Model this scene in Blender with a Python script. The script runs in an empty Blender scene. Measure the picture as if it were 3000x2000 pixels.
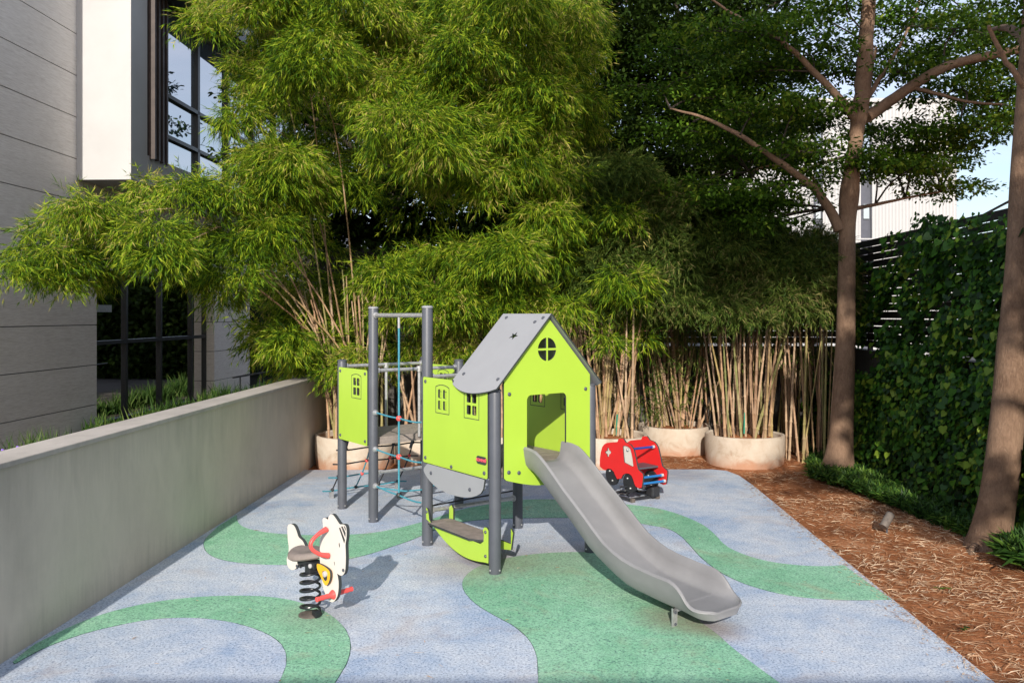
import bpy, bmesh, math, random
import numpy as np
from mathutils import Vector, Matrix
from mathutils.geometry import tessellate_polygon
random.seed(7); RNG = np.random.default_rng(7)
sc = bpy.context.scene
COL = sc.collection
F, CH, HX, HY = 2450.0, 2.13, 1500.0, 922.0      # focal length (px of the photo), eye height, horizon

# ------------------------------------------------------------------ measuring helpers
def gnd(x, y, z=0.0):
    Y = F*(CH-z)/(y-HY); return Vector(((x-HX)*Y/F, Y, z))
def gf(x, y, z=0.0): return gnd(x*1.27551, y*1.27551, z)
def at(x, y, Y): return Vector(((x-HX)*Y/F, Y, CH-(y-HY)*Y/F))
def atf(x, y, Y): return at(x*1.27551, y*1.27551, Y)
def onpl(x, y, P, d):                             # pixel -> (distance along d, height) on a vertical plane
    r = (x-HX)/F; s = (P[1]*r-P[0])/(d[0]-r*d[1]); Y = P[1]+d[1]*s
    return (s, CH-(y-HY)*Y/F)
SL = .038                                         # direction of the side walls

# ------------------------------------------------------------------ materials
def srgb(r, g, b):
    f = lambda c: (c/255/12.92) if c/255 <= .04045 else ((c/255+.055)/1.055)**2.4
    return (f(r), f(g), f(b), 1)
def newmat(name):
    m = bpy.data.materials.new(name); m.use_nodes = True
    nt = m.node_tree; b = nt.nodes['Principled BSDF']
    return m, nt, b
def coords(nt, scale=(1,1,1)):
    t = nt.nodes.new('ShaderNodeTexCoord'); mp = nt.nodes.new('ShaderNodeMapping')
    mp.inputs['Scale'].default_value = scale
    nt.links.new(t.outputs['Object'], mp.inputs['Vector']); return mp.outputs['Vector']
def noise(nt, vec, s, detail=6, rough=.6, dist=0):
    n = nt.nodes.new('ShaderNodeTexNoise'); n.inputs['Scale'].default_value = s
    n.inputs['Detail'].default_value = detail; n.inputs['Roughness'].default_value = rough
    n.inputs['Distortion'].default_value = dist
    nt.links.new(vec, n.inputs['Vector']); return n.outputs['Fac']
def ramp(nt, fac, stops):
    r = nt.nodes.new('ShaderNodeValToRGB'); e = r.color_ramp.elements
    while len(e) < len(stops): e.new(.5)
    for i, (p, c) in enumerate(stops):
        e[i].position = p; e[i].color = c if len(c) == 4 else (*c, 1)
    nt.links.new(fac, r.inputs['Fac']); return r.outputs['Color']
def mix(nt, fac, a, b, mode='MIX'):
    m = nt.nodes.new('ShaderNodeMixRGB'); m.blend_type = mode
    for k, v in (('Fac', fac), ('Color1', a), ('Color2', b)):
        if isinstance(v, bpy.types.NodeSocket): nt.links.new(v, m.inputs[k])
        else: m.inputs[k].default_value = v if not isinstance(v, tuple) or len(v) == 4 else (*v, 1)
    return m.outputs['Color']
def bump(nt, b, h, strength=.3, dist=.01):
    n = nt.nodes.new('ShaderNodeBump'); n.inputs['Strength'].default_value = strength
    n.inputs['Distance'].default_value = dist
    nt.links.new(h, n.inputs['Height']); nt.links.new(n.outputs['Normal'], b.inputs['Normal'])
def plain(name, c, rough=.5, metal=0, var=.12, scale=6, bmp=0, spec=.5, fine=0):
    m, nt, b = newmat(name); v = coords(nt)
    n = noise(nt, v, scale)
    lo = tuple(x*(1-var) for x in c[:3]); hi = tuple(min(1, x*(1+var)) for x in c[:3])
    col = ramp(nt, n, [(.3, lo), (.7, hi)])
    nt.links.new(col, b.inputs['Base Color'])
    b.inputs['Roughness'].default_value = rough; b.inputs['Metallic'].default_value = metal
    b.inputs['Specular IOR Level'].default_value = spec
    if bmp: bump(nt, b, noise(nt, v, fine or scale*20), bmp, .004)
    return m
def leafmat(name, stops, trans=.35, rough=.55, spec=.12):
    m, nt, b = newmat(name)
    g = nt.nodes.new('ShaderNodeNewGeometry')
    v = coords(nt)
    n = noise(nt, v, .95, 3)
    mt = nt.nodes.new('ShaderNodeMath'); mt.operation = 'MULTIPLY_ADD'
    nt.links.new(n, mt.inputs[0]); mt.inputs[1].default_value = 1.3; mt.inputs[2].default_value = -.65
    ad = nt.nodes.new('ShaderNodeMath'); ad.operation = 'ADD'; ad.use_clamp = True
    nt.links.new(g.outputs['Random Per Island'], ad.inputs[0]); nt.links.new(mt.outputs[0], ad.inputs[1])
    col = ramp(nt, ad.outputs[0], stops)
    nt.links.new(col, b.inputs['Base Color']); b.inputs['Roughness'].default_value = rough
    b.inputs['Specular IOR Level'].default_value = spec
    tr = nt.nodes.new('ShaderNodeBsdfTranslucent'); nt.links.new(col, tr.inputs['Color'])
    mx = nt.nodes.new('ShaderNodeMixShader'); mx.inputs[0].default_value = trans
    nt.links.new(b.outputs[0], mx.inputs[1]); nt.links.new(tr.outputs[0], mx.inputs[2])
    nt.links.new(mx.outputs[0], nt.nodes['Material Output'].inputs['Surface'])
    return m

def rubber(name, base, dark, light):
    m, nt, b = newmat(name); v = coords(nt)
    gr = noise(nt, v, 62, 5, .85)
    big = noise(nt, v, .9, 5, .6, .6)
    mid = noise(nt, v, 7, 4, .6)
    c = ramp(nt, big, [(.3, dark), (.5, base), (.7, light)])
    c = mix(nt, .35, c, ramp(nt, mid, [(.3, dark), (.7, light)]))
    c = mix(nt, 1.0, c, ramp(nt, gr, [(.37, (.22,.26,.36)), (.46, (.85,.87,.90)), (.60, (1.25,1.23,1.2))]), 'MULTIPLY')
    fl = nt.nodes.new('ShaderNodeTexVoronoi'); fl.inputs['Scale'].default_value = 30
    nt.links.new(v, fl.inputs['Vector'])
    c = mix(nt, ramp(nt, fl.outputs['Distance'], [(.08, (.8,.8,.8)), (.16, (0,0,0))]), c, (.10,.13,.20))
    # reddish dust, trodden in
    du = noise(nt, v, 1.7, 6, .65, 1.2)
    c = mix(nt, ramp(nt, du, [(.53, (0,0,0)), (.75, (.36,.36,.36))]), c, (.40,.27,.19))
    # trodden earth under the slide exit, the rocker and the bench
    for (sx, sy, sr, am) in ((1.15,5.85,.34,.5),(1.38,5.66,.24,.5),(-1.35,5.95,.38,.25),(-.35,7.1,.6,.45),(.35,7.3,.8,.25),(-2.6,11.3,.7,.4),(2.2,11.2,.9,.3)):
        ln = nt.nodes.new('ShaderNodeVectorMath'); ln.operation = 'DISTANCE'; ln.inputs[1].default_value = (sx, sy, 0); nt.links.new(v, ln.inputs[0])
        ad = nt.nodes.new('ShaderNodeMath'); ad.operation = 'MULTIPLY_ADD'; nt.links.new(du, ad.inputs[0]); ad.inputs[1].default_value = .9*sr; nt.links.new(ln.outputs['Value'], ad.inputs[2])
        c = mix(nt, ramp(nt, ad.outputs[0], [(sr*.75, (am,)*3), (min(.99, sr*1.5), (0,0,0))]), c, (.27,.19,.145))
    nt.links.new(c, b.inputs['Base Color']); b.inputs['Roughness'].default_value = .92
    b.inputs['Specular IOR Level'].default_value = .15
    bump(nt, b, gr, .6, .006)
    return m, nt, b, c, v

M = {}
M['blue'] = rubber('blue_rubber', (.49,.54,.61), (.26,.36,.52), (.64,.65,.665))[0]
M['green'] = rubber('green_rubber', (.25,.505,.325), (.165,.39,.235), (.36,.575,.41))[0]
M['seam'] = plain('rubber_seam', (.04,.09,.07), .9)
def soilmat():
    m, nt, b = newmat('red_soil'); v = coords(nt)
    n1 = noise(nt, v, 1.6, 6, .65); n2 = noise(nt, v, 26, 5, .75)
    c = ramp(nt, n1, [(.3, (.17,.06,.026)), (.5, (.36,.14,.058)), (.7, (.52,.235,.115))])
    c = mix(nt, 1, c, ramp(nt, n2, [(.3, (.45,.42,.4)), (.6, (1.1,1.1,1.1))]), 'MULTIPLY')
    nt.links.new(c, b.inputs['Base Color']); b.inputs['Roughness'].default_value = .95
    b.inputs['Specular IOR Level'].default_value = .1
    bump(nt, b, n2, .9, .03); return m
M['soil'] = soilmat()
def plaster(name, base, stain, bright):
    m, nt, b = newmat(name); v = coords(nt)
    vs = coords(nt, (1.2, 1.2, .35))
    n1 = noise(nt, v, .8, 6, .6, .6); n2 = noise(nt, vs, 5, 7, .7, .5); n3 = noise(nt, v, 60, 3)
    c = ramp(nt, n1, [(.3, stain), (.52, base), (.75, bright)])
    c = mix(nt, .28, c, ramp(nt, n2, [(.32, stain), (.6, bright)]))
    # old water marks under the coping and splash dirt at the foot
    sx = nt.nodes.new('ShaderNodeSeparateXYZ'); nt.links.new(v, sx.inputs[0])
    nv = noise(nt, coords(nt, (7, 7, .5)), 1.6, 6, .7)
    for sgn, off in ((1, -.72), (-1, .42)):
        a1 = nt.nodes.new('ShaderNodeMath'); a1.operation = 'MULTIPLY_ADD'; nt.links.new(sx.outputs[2], a1.inputs[0]); a1.inputs[1].default_value = sgn; a1.inputs[2].default_value = off
        a2 = nt.nodes.new('ShaderNodeMath'); a2.operation = 'MULTIPLY_ADD'; nt.links.new(nv, a2.inputs[0]); a2.inputs[1].default_value = .9; nt.links.new(a1.outputs[0], a2.inputs[2])
        c = mix(nt, ramp(nt, a2.outputs[0], [(.62 if sgn > 0 else .68, (0,0,0)), (.95, (.28,.28,.28))]), c, tuple(x*.55 for x in stain))
    nt.links.new(c, b.inputs['Base Color']); b.inputs['Roughness'].default_value = .85
    b.inputs['Specular IOR Level'].default_value = .25
    bump(nt, b, n3, .25, .004); return m
M['wall'] = plaster('grey_plaster', (.55,.49,.40), (.43,.385,.315), (.61,.545,.45))
M['coping'] = plaster('coping_plaster', (.50,.45,.40), (.33,.30,.26), (.58,.53,.47))
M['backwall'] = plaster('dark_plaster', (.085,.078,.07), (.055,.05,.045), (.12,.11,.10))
def planterm():
    m, nt, b = newmat('planter_cement'); v = coords(nt)
    n1 = noise(nt, v, 4, 7, .65, .8); n2 = noise(nt, v, 45, 3)
    c = ramp(nt, n1, [(.28, (.33,.24,.165)), (.45, (.47,.385,.30)), (.7, (.54,.47,.385))])
    sx = nt.nodes.new('ShaderNodeSeparateXYZ'); nt.links.new(v, sx.inputs[0])
    sc_ = nt.nodes.new('ShaderNodeMath'); sc_.operation = 'MULTIPLY_ADD'
    nt.links.new(n1, sc_.inputs[0]); sc_.inputs[1].default_value = .3; nt.links.new(sx.outputs[2], sc_.inputs[2])
    c = mix(nt, ramp(nt, sc_.outputs[0], [(.16, (.75,.75,.75)), (.30, (0,0,0))]), c, (.42,.20,.11))
    nt.links.new(c, b.inputs['Base Color']); b.inputs['Roughness'].default_value = .9
    bump(nt, b, n2, .4, .006); return m
M['planter'] = planterm()
def travertine():
    m, nt, b = newmat('travertine'); v = coords(nt, (1, .45, 7)); w = coords(nt)
    n1 = noise(nt, v, 3.2, 8, .7, .4); n2 = noise(nt, v, 14, 4, .7); n3 = noise(nt, w, .5, 3)
    c = ramp(nt, n1, [(.28, (.55,.49,.43)), (.5, (.79,.73,.665)), (.72, (.87,.82,.765))])
    c = mix(nt, .5, c, ramp(nt, n2, [(.36, (.46,.41,.37)), (.6, (.88,.85,.81))]))
    c = mix(nt, .3, c, ramp(nt, n3, [(.3, (.54,.48,.42)), (.7, (.74,.67,.60))]))
    nt.links.new(c, b.inputs['Base Color']); b.inputs['Roughness'].default_value = .6
    bump(nt, b, n1, .15, .006); return m
M['trav'] = travertine()
M['joint'] = plain('dark_joint', (.05,.045,.04), .9)
M['white'] = plain('white_render', (.44,.435,.43), .7, var=.05, scale=1.5, bmp=.1)
M['bronze'] = plain('bronze_louver', (.055,.038,.032), .5, var=.3)
M['frame'] = plain('dark_window_frame', (.025,.027,.03), .4)
def glassm(name, c, r=.04, spec=.9):
    m, nt, b = newmat(name); b.inputs['Base Color'].default_value = (*c, 1)
    v = coords(nt); n = noise(nt, v, .35, 2)
    b.inputs['Roughness'].default_value = r; b.inputs['Specular IOR Level'].default_value = spec
    b.inputs['IOR'].default_value = 1.9
    nt.links.new(ramp(nt, n, [(.3, tuple(x*.8 for x in c)), (.7, c)]), b.inputs['Base Color'])
    bump(nt, b, n, .02, .02); return m
M['glass'] = glassm('window_glass', (.02,.024,.022))
M['skyglass'] = glassm('mirror_glass', (.05,.10,.15), .03, 1.0)
M['skyglass'].node_tree.nodes['Principled BSDF'].inputs['Metallic'].default_value = .0
M['skyglass'].node_tree.nodes['Principled BSDF'].inputs['IOR'].default_value = 3.2
M['blind'] = plain('roller_blind', (.045,.047,.04), .8)
M['post'] = plain('painted_post', (.078,.084,.10), .42, var=.10, bmp=.08, fine=200)
M['galv'] = plain('galvanised_steel', (.46,.46,.46), .42, .6, var=.2, scale=30)
M['lime'] = plain('lime_panel', (.385,.57,.055), .38, var=.025, scale=3, bmp=.03)
M['core'] = plain('panel_core', (.035,.04,.04), .6)
M['grey'] = plain('grey_panel', (.30,.305,.32), .45, var=.04, scale=4, bmp=.05)
M['deck'] = plain('platform_deck', (.26,.22,.195), .7, var=.25, scale=12, bmp=.2)
def slidem():
    m, nt, b = newmat('slide_plastic'); v = coords(nt)
    n = noise(nt, v, 3.2, 6, .6, .3); n2 = noise(nt, v, 220, 2)
    c = ramp(nt, n, [(.3, (.19,.187,.19)), (.55, (.22,.216,.219)), (.75, (.245,.241,.244))])
    nt.links.new(c, b.inputs['Base Color']); b.inputs['Roughness'].default_value = .5
    bump(nt, b, n2, .12, .002); return m
M['slide'] = slidem()
M['teal'] = plain('teal_rope', (.05,.24,.31), .8, var=.25, scale=80)
M['blackrope'] = plain('black_rope', (.03,.03,.035), .8, var=.3, scale=80)
M['redplastic'] = plain('red_plastic', (.78,.085,.075), .4, var=.06)
M['black'] = plain('black_plastic', (.022,.023,.026), .5, var=.2)
M['springm'] = plain('spring_steel', (.022,.024,.028), .3, .2)
M['cream'] = plain('cream_panel', (.66,.61,.55), .45, var=.04, scale=8)
M['orange'] = plain('orange_panel', (.84,.42,.02), .4, var=.04)
M['seat'] = plain('rubber_seat', (.20,.165,.145), .65, var=.15, scale=20, bmp=.15)
M['redpanel'] = plain('red_panel', (.70,.022,.022), .42, var=.04, scale=5, bmp=.04)
M['bluebar'] = plain('blue_bar', (.02,.16,.42), .4)
M['bluedark'] = plain('navy_bar', (.02,.05,.26), .4)
M['dustyblack'] = plain('dusty_black', (.12,.10,.085), .8, var=.4, scale=20)
M['bamboo'] = leafmat('bamboo_leaf', [(0, (.014,.040,.004)), (.28, (.060,.140,.008)), (.58, (.17,.285,.012)), (.88, (.38,.44,.028)), (1, (.44,.37,.11))], .33)
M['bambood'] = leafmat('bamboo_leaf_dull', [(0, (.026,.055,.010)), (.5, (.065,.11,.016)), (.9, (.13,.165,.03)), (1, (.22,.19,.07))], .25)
M['tleaf'] = leafmat('tree_leaf', [(0, (.026,.056,.006)), (.5, (.055,.122,.010)), (.85, (.115,.22,.016)), (1, (.22,.29,.03))], .38, .6, .12)
M['dleaf'] = leafmat('evergreen_leaf', [(0, (.014,.028,.005)), (.7, (.032,.062,.008)), (1, (.075,.12,.018))], .3, .6, .1)
M['ivy'] = leafmat('ivy_leaf', [(0, (.011,.035,.009)), (.45, (.025,.078,.012)), (.8, (.065,.18,.015)), (1, (.20,.29,.03))], .3, .45, .25)
M['cover'] = leafmat('groundcover_leaf', [(0, (.016,.042,.009)), (.6, (.04,.10,.016)), (1, (.14,.24,.035))], .25, .45, .2)
M['grass'] = leafmat('grass_leaf', [(0, (.02,.05,.01)), (.6, (.05,.11,.02)), (1, (.14,.20,.05))], .3)
M['straw'] = leafmat('straw', [(0, (.36,.17,.08)), (.5, (.62,.38,.22)), (1, (.85,.66,.46))], .1)
def bark(name, c0, c1, c2, zs=.35):
    m, nt, b = newmat(name); v = coords(nt, (1,1,zs)); w = coords(nt)
    n1 = noise(nt, v, 34, 8, .75, 1.6); n2 = noise(nt, w, 2.6, 6)
    c = ramp(nt, n1, [(.3, c0), (.5, c1), (.7, c2)])
    c = mix(nt, .4, c, ramp(nt, n2, [(.35, c0), (.65, c2)]))
    nt.links.new(c, b.inputs['Base Color']); b.inputs['Roughness'].default_value = .9
    bump(nt, b, n1, .8, .02); return m
M['bark'] = bark('brown_bark', (.085,.045,.026), (.205,.122,.074), (.31,.20,.13))
M['darkbark'] = bark('dark_bark', (.03,.022,.016), (.05,.037,.028), (.075,.056,.042))
def culmmat():
    m, nt, b = newmat('bamboo_culm'); v = coords(nt, (1,1,.3))
    oi = nt.nodes.new('ShaderNodeObjectInfo')
    n = noise(nt, v, 18, 6, .7); n2 = noise(nt, coords(nt), 3, 3)
    c = ramp(nt, oi.outputs['Random'], [(0, (.42,.24,.13)), (.3, (.50,.36,.23)), (.55, (.28,.165,.095)), (.75, (.42,.31,.12)), (1, (.20,.22,.07))])
    c = mix(nt, 1, c, ramp(nt, n, [(.3, (.4,.36,.34)), (.6, (1.1,1.1,1.1))]), 'MULTIPLY')
    c = mix(nt, ramp(nt, n2, [(.5, (0,0,0)), (.65, (.5,.5,.5))]), c, (.40,.27,.18))
    nt.links.new(c, b.inputs['Base Color']); b.inputs['Roughness'].default_value = .7
    bump(nt, b, n, .3, .004); return m
M['culm'] = culmmat()
def corr():
    m, nt, b = newmat('white_cladding'); v = coords(nt)
    w = nt.nodes.new('ShaderNodeTexWave'); w.wave_type = 'BANDS'; w.bands_direction = 'X'
    w.inputs['Scale'].default_value = 3.0; nt.links.new(v, w.inputs['Vector'])
    c = ramp(nt, w.outputs['Fac'], [(.0, (.33,.328,.33)), (.25, (.44,.437,.44)), (1, (.46,.457,.46))])
    n = noise(nt, v, .3, 4)
    c = mix(nt, .2, c, ramp(nt, n, [(.3, (.40,.39,.38)), (.7, (.54,.53,.52))]))
    nt.links.new(c, b.inputs['Base Color']); b.inputs['Roughness'].default_value = .6
    bump(nt, b, w.outputs['Fac'], .5, .03); return m
M['corr'] = corr()
M['slat'] = plain('dark_slat', (.022,.018,.016), .75, var=.3, scale=8)
M['darkslot'] = plain('grey_slot', (.07,.075,.10), .5)
M['purple'] = plain('purple_flower', (.25,.12,.6), .6)
M['stake'] = plain('green_stake', (.02,.22,.14), .5)

# ------------------------------------------------------------------ object helpers
class MB:
    def __init__(s): s.v = []; s.f = []; s.m = []
    def add(s, vs, fs, mi=0):
        o = len(s.v); s.v += [tuple(p) for p in vs]; s.f += [tuple(i+o for i in f) for f in fs]; s.m += [mi]*len(fs); return s
    def box(s, c, size, mi=0, dx=(1,0,0), dy=(0,1,0), dz=(0,0,1)):
        c = Vector(c); X = Vector(dx)*size[0]/2; Y = Vector(dy)*size[1]/2; Z = Vector(dz)*size[2]/2
        vs = [c+a*X+b*Y+d*Z for a in (-1,1) for b in (-1,1) for d in (-1,1)]
        return s.add(vs, [(0,1,3,2),(4,6,7,5),(0,4,5,1),(2,3,7,6),(0,2,6,4),(1,5,7,3)], mi)
    def tube(s, pts, rad, n=10, mi=0, cap=True, closed=False):
        pts = [Vector(p) for p in pts]
        if not isinstance(rad, (list, tuple)): rad = [rad]*len(pts)
        vs = []; fs = []; ref = None; N = len(pts)
        for i, p in enumerate(pts):
            a = pts[(i-1) % N] if (i or closed) else p; b = pts[(i+1) % N] if (i < N-1 or closed) else p
            t = (b-a).normalized()
            if ref is None: ref = t.orthogonal().normalized()
            ref = (ref-t*ref.dot(t)).normalized(); w = t.cross(ref)
            for k in range(n):
                q = 2*math.pi*k/n; vs.append(p+(ref*math.cos(q)+w*math.sin(q))*rad[i])
        R = N if closed else N-1
        for i in range(R):
            j = (i+1) % N
            for k in range(n): fs.append((i*n+k, i*n+(k+1) % n, j*n+(k+1) % n, j*n+k))
        if cap and not closed: fs.append(tuple(range(n-1,-1,-1))); fs.append(tuple((N-1)*n+k for k in range(n)))
        return s.add(vs, fs, mi)
    def lathe(s, c, prof, n=32, mi=0, wob=0):
        vs = []; fs = []; c = Vector(c)
        ph = random.random()*6
        for (r, z) in prof:
            for k in range(n):
                q = 2*math.pi*k/n; rr = r*(1+wob*math.sin(3*q+ph)+wob*.6*math.sin(5*q+2*ph))
                vs.append(c+Vector((math.cos(q)*rr, math.sin(q)*rr, z+wob*.4*math.sin(2*q+ph)*(1 if z > .1 else 0))))
        for i in range(len(prof)-1):
            for k in range(n): fs.append((i*n+k, i*n+(k+1) % n, (i+1)*n+(k+1) % n, (i+1)*n+k))
        fs.append(tuple((len(prof)-1)*n+k for k in range(n)))
        return s.add(vs, fs, mi)
    def plate(s, outer, P, d, th, holes=(), off=0, mi=0, me=1, nrm=None, up=(0,0,1)):
        """flat board: outline in (along d, along up) from P, thickness th behind its front face"""
        P = Vector((P[0], P[1], P[2] if len(P) > 2 else 0)); d = Vector((d[0], d[1], d[2] if len(d) > 2 else 0)).normalized(); up = Vector(up)
        n = Vector(nrm) if nrm else d.cross(up)
        loops = [outer]+list(holes)
        tris = tessellate_polygon([[Vector((a, b, 0)) for a, b in L] for L in loops])
        flat = [q for L in loops for q in L]; N = len(flat)
        fr = [P+d*a+up*b+n*off for a, b in flat]; bk = [p-n*th for p in fr]
        fs = []
        for t in tris:
            a, b, c = [fr[i] for i in t]
            if (b-a).cross(c-a).length < 1e-12: continue
            if (b-a).cross(c-a).dot(n) < 0: t = (t[0], t[2], t[1])
            fs.append(tuple(t)); fs.append((t[0]+N, t[2]+N, t[1]+N))
        s.add(fr+bk, fs, mi)
        o = 0
        for L in loops:
            k = len(L)
            area = sum(L[i][0]*L[(i+1) % k][1]-L[(i+1) % k][0]*L[i][1] for i in range(k))
            vs = [fr[o+i] for i in range(k)]+[bk[o+i] for i in range(k)]
            ff = [(i, i+k, (i+1) % k+k, (i+1) % k) for i in range(k)]
            s.add(vs, ff, me); o += k
        return s
    def build(s, name, mats, parent=None, smooth=False, bevel=0, recalc=False):
        me = bpy.data.meshes.new(name); me.from_pydata(s.v, [], s.f)
        if not isinstance(mats, (list, tuple)): mats = [mats]
        for m in mats: me.materials.append(M[m] if isinstance(m, str) else m)
        me.polygons.foreach_set('material_index', [min(i, len(mats)-1) for i in s.m])
        if smooth:
            me.polygons.foreach_set('use_smooth', [True]*len(me.polygons))
        me.update()
        if recalc:
            bm = bmesh.new(); bm.from_mesh(me); bmesh.ops.remove_doubles(bm, verts=bm.verts, dist=1e-5)
            bmesh.ops.recalc_face_normals(bm, faces=bm.faces); bm.to_mesh(me); bm.free()
        if smooth and hasattr(me, 'set_sharp_from_angle'): me.set_sharp_from_angle(angle=math.radians(40))
        o = link(name, me, parent)
        if bevel:
            b = o.modifiers.new('bevel', 'BEVEL'); b.width = bevel; b.segments = 2; b.limit_method = 'ANGLE'; b.angle_limit = math.radians(50)
        return o
def link(name, data, parent=None):
    o = bpy.data.objects.new(name, data); COL.objects.link(o)
    if parent:
        o.parent = parent
        if parent.parent is None: o.matrix_parent_inverse = Matrix.Translation(-Vector(parent.location))
    return o
def tag(o, label, cat, group=None, kind=None):
    o['label'] = label; o['category'] = cat
    if group: o['group'] = group
    if kind: o['kind'] = kind
    return o
def thing(name, loc, label, cat, group=None):
    o = bpy.data.objects.new(name, None); COL.objects.link(o); o.location = loc; o.empty_display_size = .2
    return tag(o, label, cat, group)
def struct(o): o['kind'] = 'structure'; return o

# leaves as one mesh, each leaf its own little blade
SH = {
 'kite': ([(0,0),(.32,.5),(1,0),(.32,-.5)]),
 'oval': ([(0,0),(.35,.42),(.75,.40),(1,0),(.75,-.40),(.35,-.42)]),
 'heart': ([(0,0),(-.12,.30),(.10,.52),(.45,.42),(1,0),(.45,-.42),(.10,-.52),(-.12,-.30)]),
}
def leaves(name, O, D, Nn, L, W, mat, shape='kite', parent=None, fold=0.0):
    O = np.asarray(O, float); D = np.asarray(D, float); Nn = np.asarray(Nn, float)
    D /= np.linalg.norm(D, axis=1, keepdims=True)+1e-9
    S = np.cross(Nn, D); S /= np.linalg.norm(S, axis=1, keepdims=True)+1e-9
    Up = np.cross(D, S)
    sh = SH[shape]; k = len(sh); n = len(O)
    V = np.empty((n, k, 3))
    for i, (a, b) in enumerate(sh):
        V[:, i] = O+D*(L*a)[:, None]+S*(W*b)[:, None]+Up*((abs(b)*fold-(a**2)*fold*.5)*L)[:, None]
    me = bpy.data.meshes.new(name)
    me.vertices.add(n*k); me.vertices.foreach_set('co', V.reshape(-1))
    me.loops.add(n*k); me.loops.foreach_set('vertex_index', np.arange(n*k, dtype=np.int32))
    me.polygons.add(n); me.polygons.foreach_set('loop_start', np.arange(0, n*k, k, dtype=np.int32))
    me.polygons.foreach_set('loop_total', np.full(n, k, dtype=np.int32))
    me.update(calc_edges=True); me.materials.append(M[mat])
    return link(name, me, parent)
def smooth3(P, it=2):
    for _ in range(it):
        out = [P[0]]
        for a, b in zip(P[:-1], P[1:]): out += [a.lerp(b,.25), a.lerp(b,.75)]
        P = out+[P[-1]]
    return P
def rdir(n):
    v = RNG.normal(size=(n, 3)); return v/np.linalg.norm(v, axis=1, keepdims=True)

def sprays(c, rad, ns, per, ll, lw, down=.7, outw=.9, tw=.22, shell=.55, nspread=1.0):
    """feathery bamboo sprays spread over a billow round c"""
    n = ns
    u = rdir(n); u[:, 2] = np.where(u[:, 2] < -.45, -u[:, 2], u[:, 2])
    rr = shell+(1-shell)*RNG.random(n)**.5
    P = np.array(c)+u*np.array(rad)*rr[:, None]
    T = u*outw+np.array([0,0,-down])+rdir(n)*.45
    T /= np.linalg.norm(T, axis=1, keepdims=True)
    tl = tw*(.6+.8*RNG.random(n))
    t = RNG.random((n, per)); o = P[:, None]+T[:, None]*(tl[:, None]*t)[..., None]
    o[..., 2] -= .5*tw*t**2*tl[:, None]*1.2
    d = T[:, None]*1.0+RNG.normal(size=(n, per, 3))*.40*nspread; d[..., 2] -= .35
    o = o.reshape(-1, 3); d = d.reshape(-1, 3); m = len(o)
    nn = rdir(m)*.8+np.array([0,-.25,.7])
    return o, d, nn, ll*(.6+.7*RNG.random(m)), lw*(.7+.6*RNG.random(m))
def cat(parts): return [np.concatenate([p[i] for p in parts]) for i in range(5)]

# ------------------------------------------------------------------ world, sun, camera
SUN = Vector((.085, 1.0, -.46)).normalized()
w = bpy.data.worlds.new('World'); sc.world = w; w.use_nodes = True
nt = w.node_tree; bg = nt.nodes['Background']
sky = nt.nodes.new('ShaderNodeTexSky'); sky.sky_type = 'NISHITA'; sky.sun_disc = False
el = math.asin(-SUN.z); sky.sun_elevation = el; sky.sun_rotation = math.atan2(-SUN.x, -SUN.y)
sky.air_density = 1.0; sky.dust_density = 1.2; sky.ozone_density = 1.0
tc = nt.nodes.new('ShaderNodeTexCoord'); mp = nt.nodes.new('ShaderNodeMapping'); mp.inputs['Scale'].default_value = (1.2, 1.2, 5)
nt.links.new(tc.outputs['Generated'], mp.inputs[0])
cn = noise(nt, mp.outputs[0], 2.0, 8, .55, .5)
cf = ramp(nt, cn, [(.38, (.22,.22,.22)), (.68, (.80,.80,.80))])
colr = mix(nt, cf, sky.outputs[0], (5.6, 6.0, 7.4))
nt.links.new(colr, bg.inputs['Color']); bg.inputs['Strength'].default_value = .13
sun = bpy.data.lights.new('sun', 'SUN'); sun.energy = 4.2; sun.angle = math.radians(.5); sun.color = (1, .935, .84)
so = bpy.data.objects.new('sun', sun); COL.objects.link(so); so.rotation_euler = SUN.to_track_quat('-Z', 'Y').to_euler(); so.location = (-3,-20,12)
cam = bpy.data.cameras.new('camera'); co = bpy.data.objects.new('camera', cam); COL.objects.link(co)
co.location = (0,0,CH); co.rotation_euler = (math.pi/2,0,0); cam.sensor_width = 36; cam.lens = 36*F/3000
cam.shift_y = -(1000-HY)/3000; cam.clip_end = 2000; sc.camera = co
sc.view_settings.view_transform = 'Standard'; sc.view_settings.look = 'None'; sc.view_settings.exposure = .46; sc.view_settings.gamma = 1

# ------------------------------------------------------------------ ground
def wallx(Y): return -3.125+.042*(Y-5.1)
def redge(Y): return 2.80+.038*(Y-4.84)
def fencex(Y): return 5.15+SL*(Y-9)
g = bpy.data.meshes.new('ground'); bm = bmesh.new()
xs = [-150,-60,-20,-9,-5]+[-3+.25*i for i in range(42)]+[9,15,40,150]; ys = [-60,-20,-8,-3]+[-1+.25*i for i in range(66)]+[18,25,60,200]
def gz(x, y):
    z = -.035
    if x > redge(y) and 0 < y < 15:
        t = min(1, (x-redge(y))/1.6); z += .045*t+.02*math.sin(x*3.1+y*1.7)*t
    if y > 11.55: z += .03*min(1, (y-11.55))
    return z
grid = [[bm.verts.new((x, y, gz(x, y))) for x in xs] for y in ys]
for j in range(len(ys)-1):
    for i in range(len(xs)-1): bm.faces.new((grid[j][i], grid[j][i+1], grid[j+1][i+1], grid[j+1][i]))
bm.to_mesh(g); bm.free(); g.materials.append(M['soil'])
for p in g.polygons: p.use_smooth = True
struct(link('ground', g))

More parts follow.
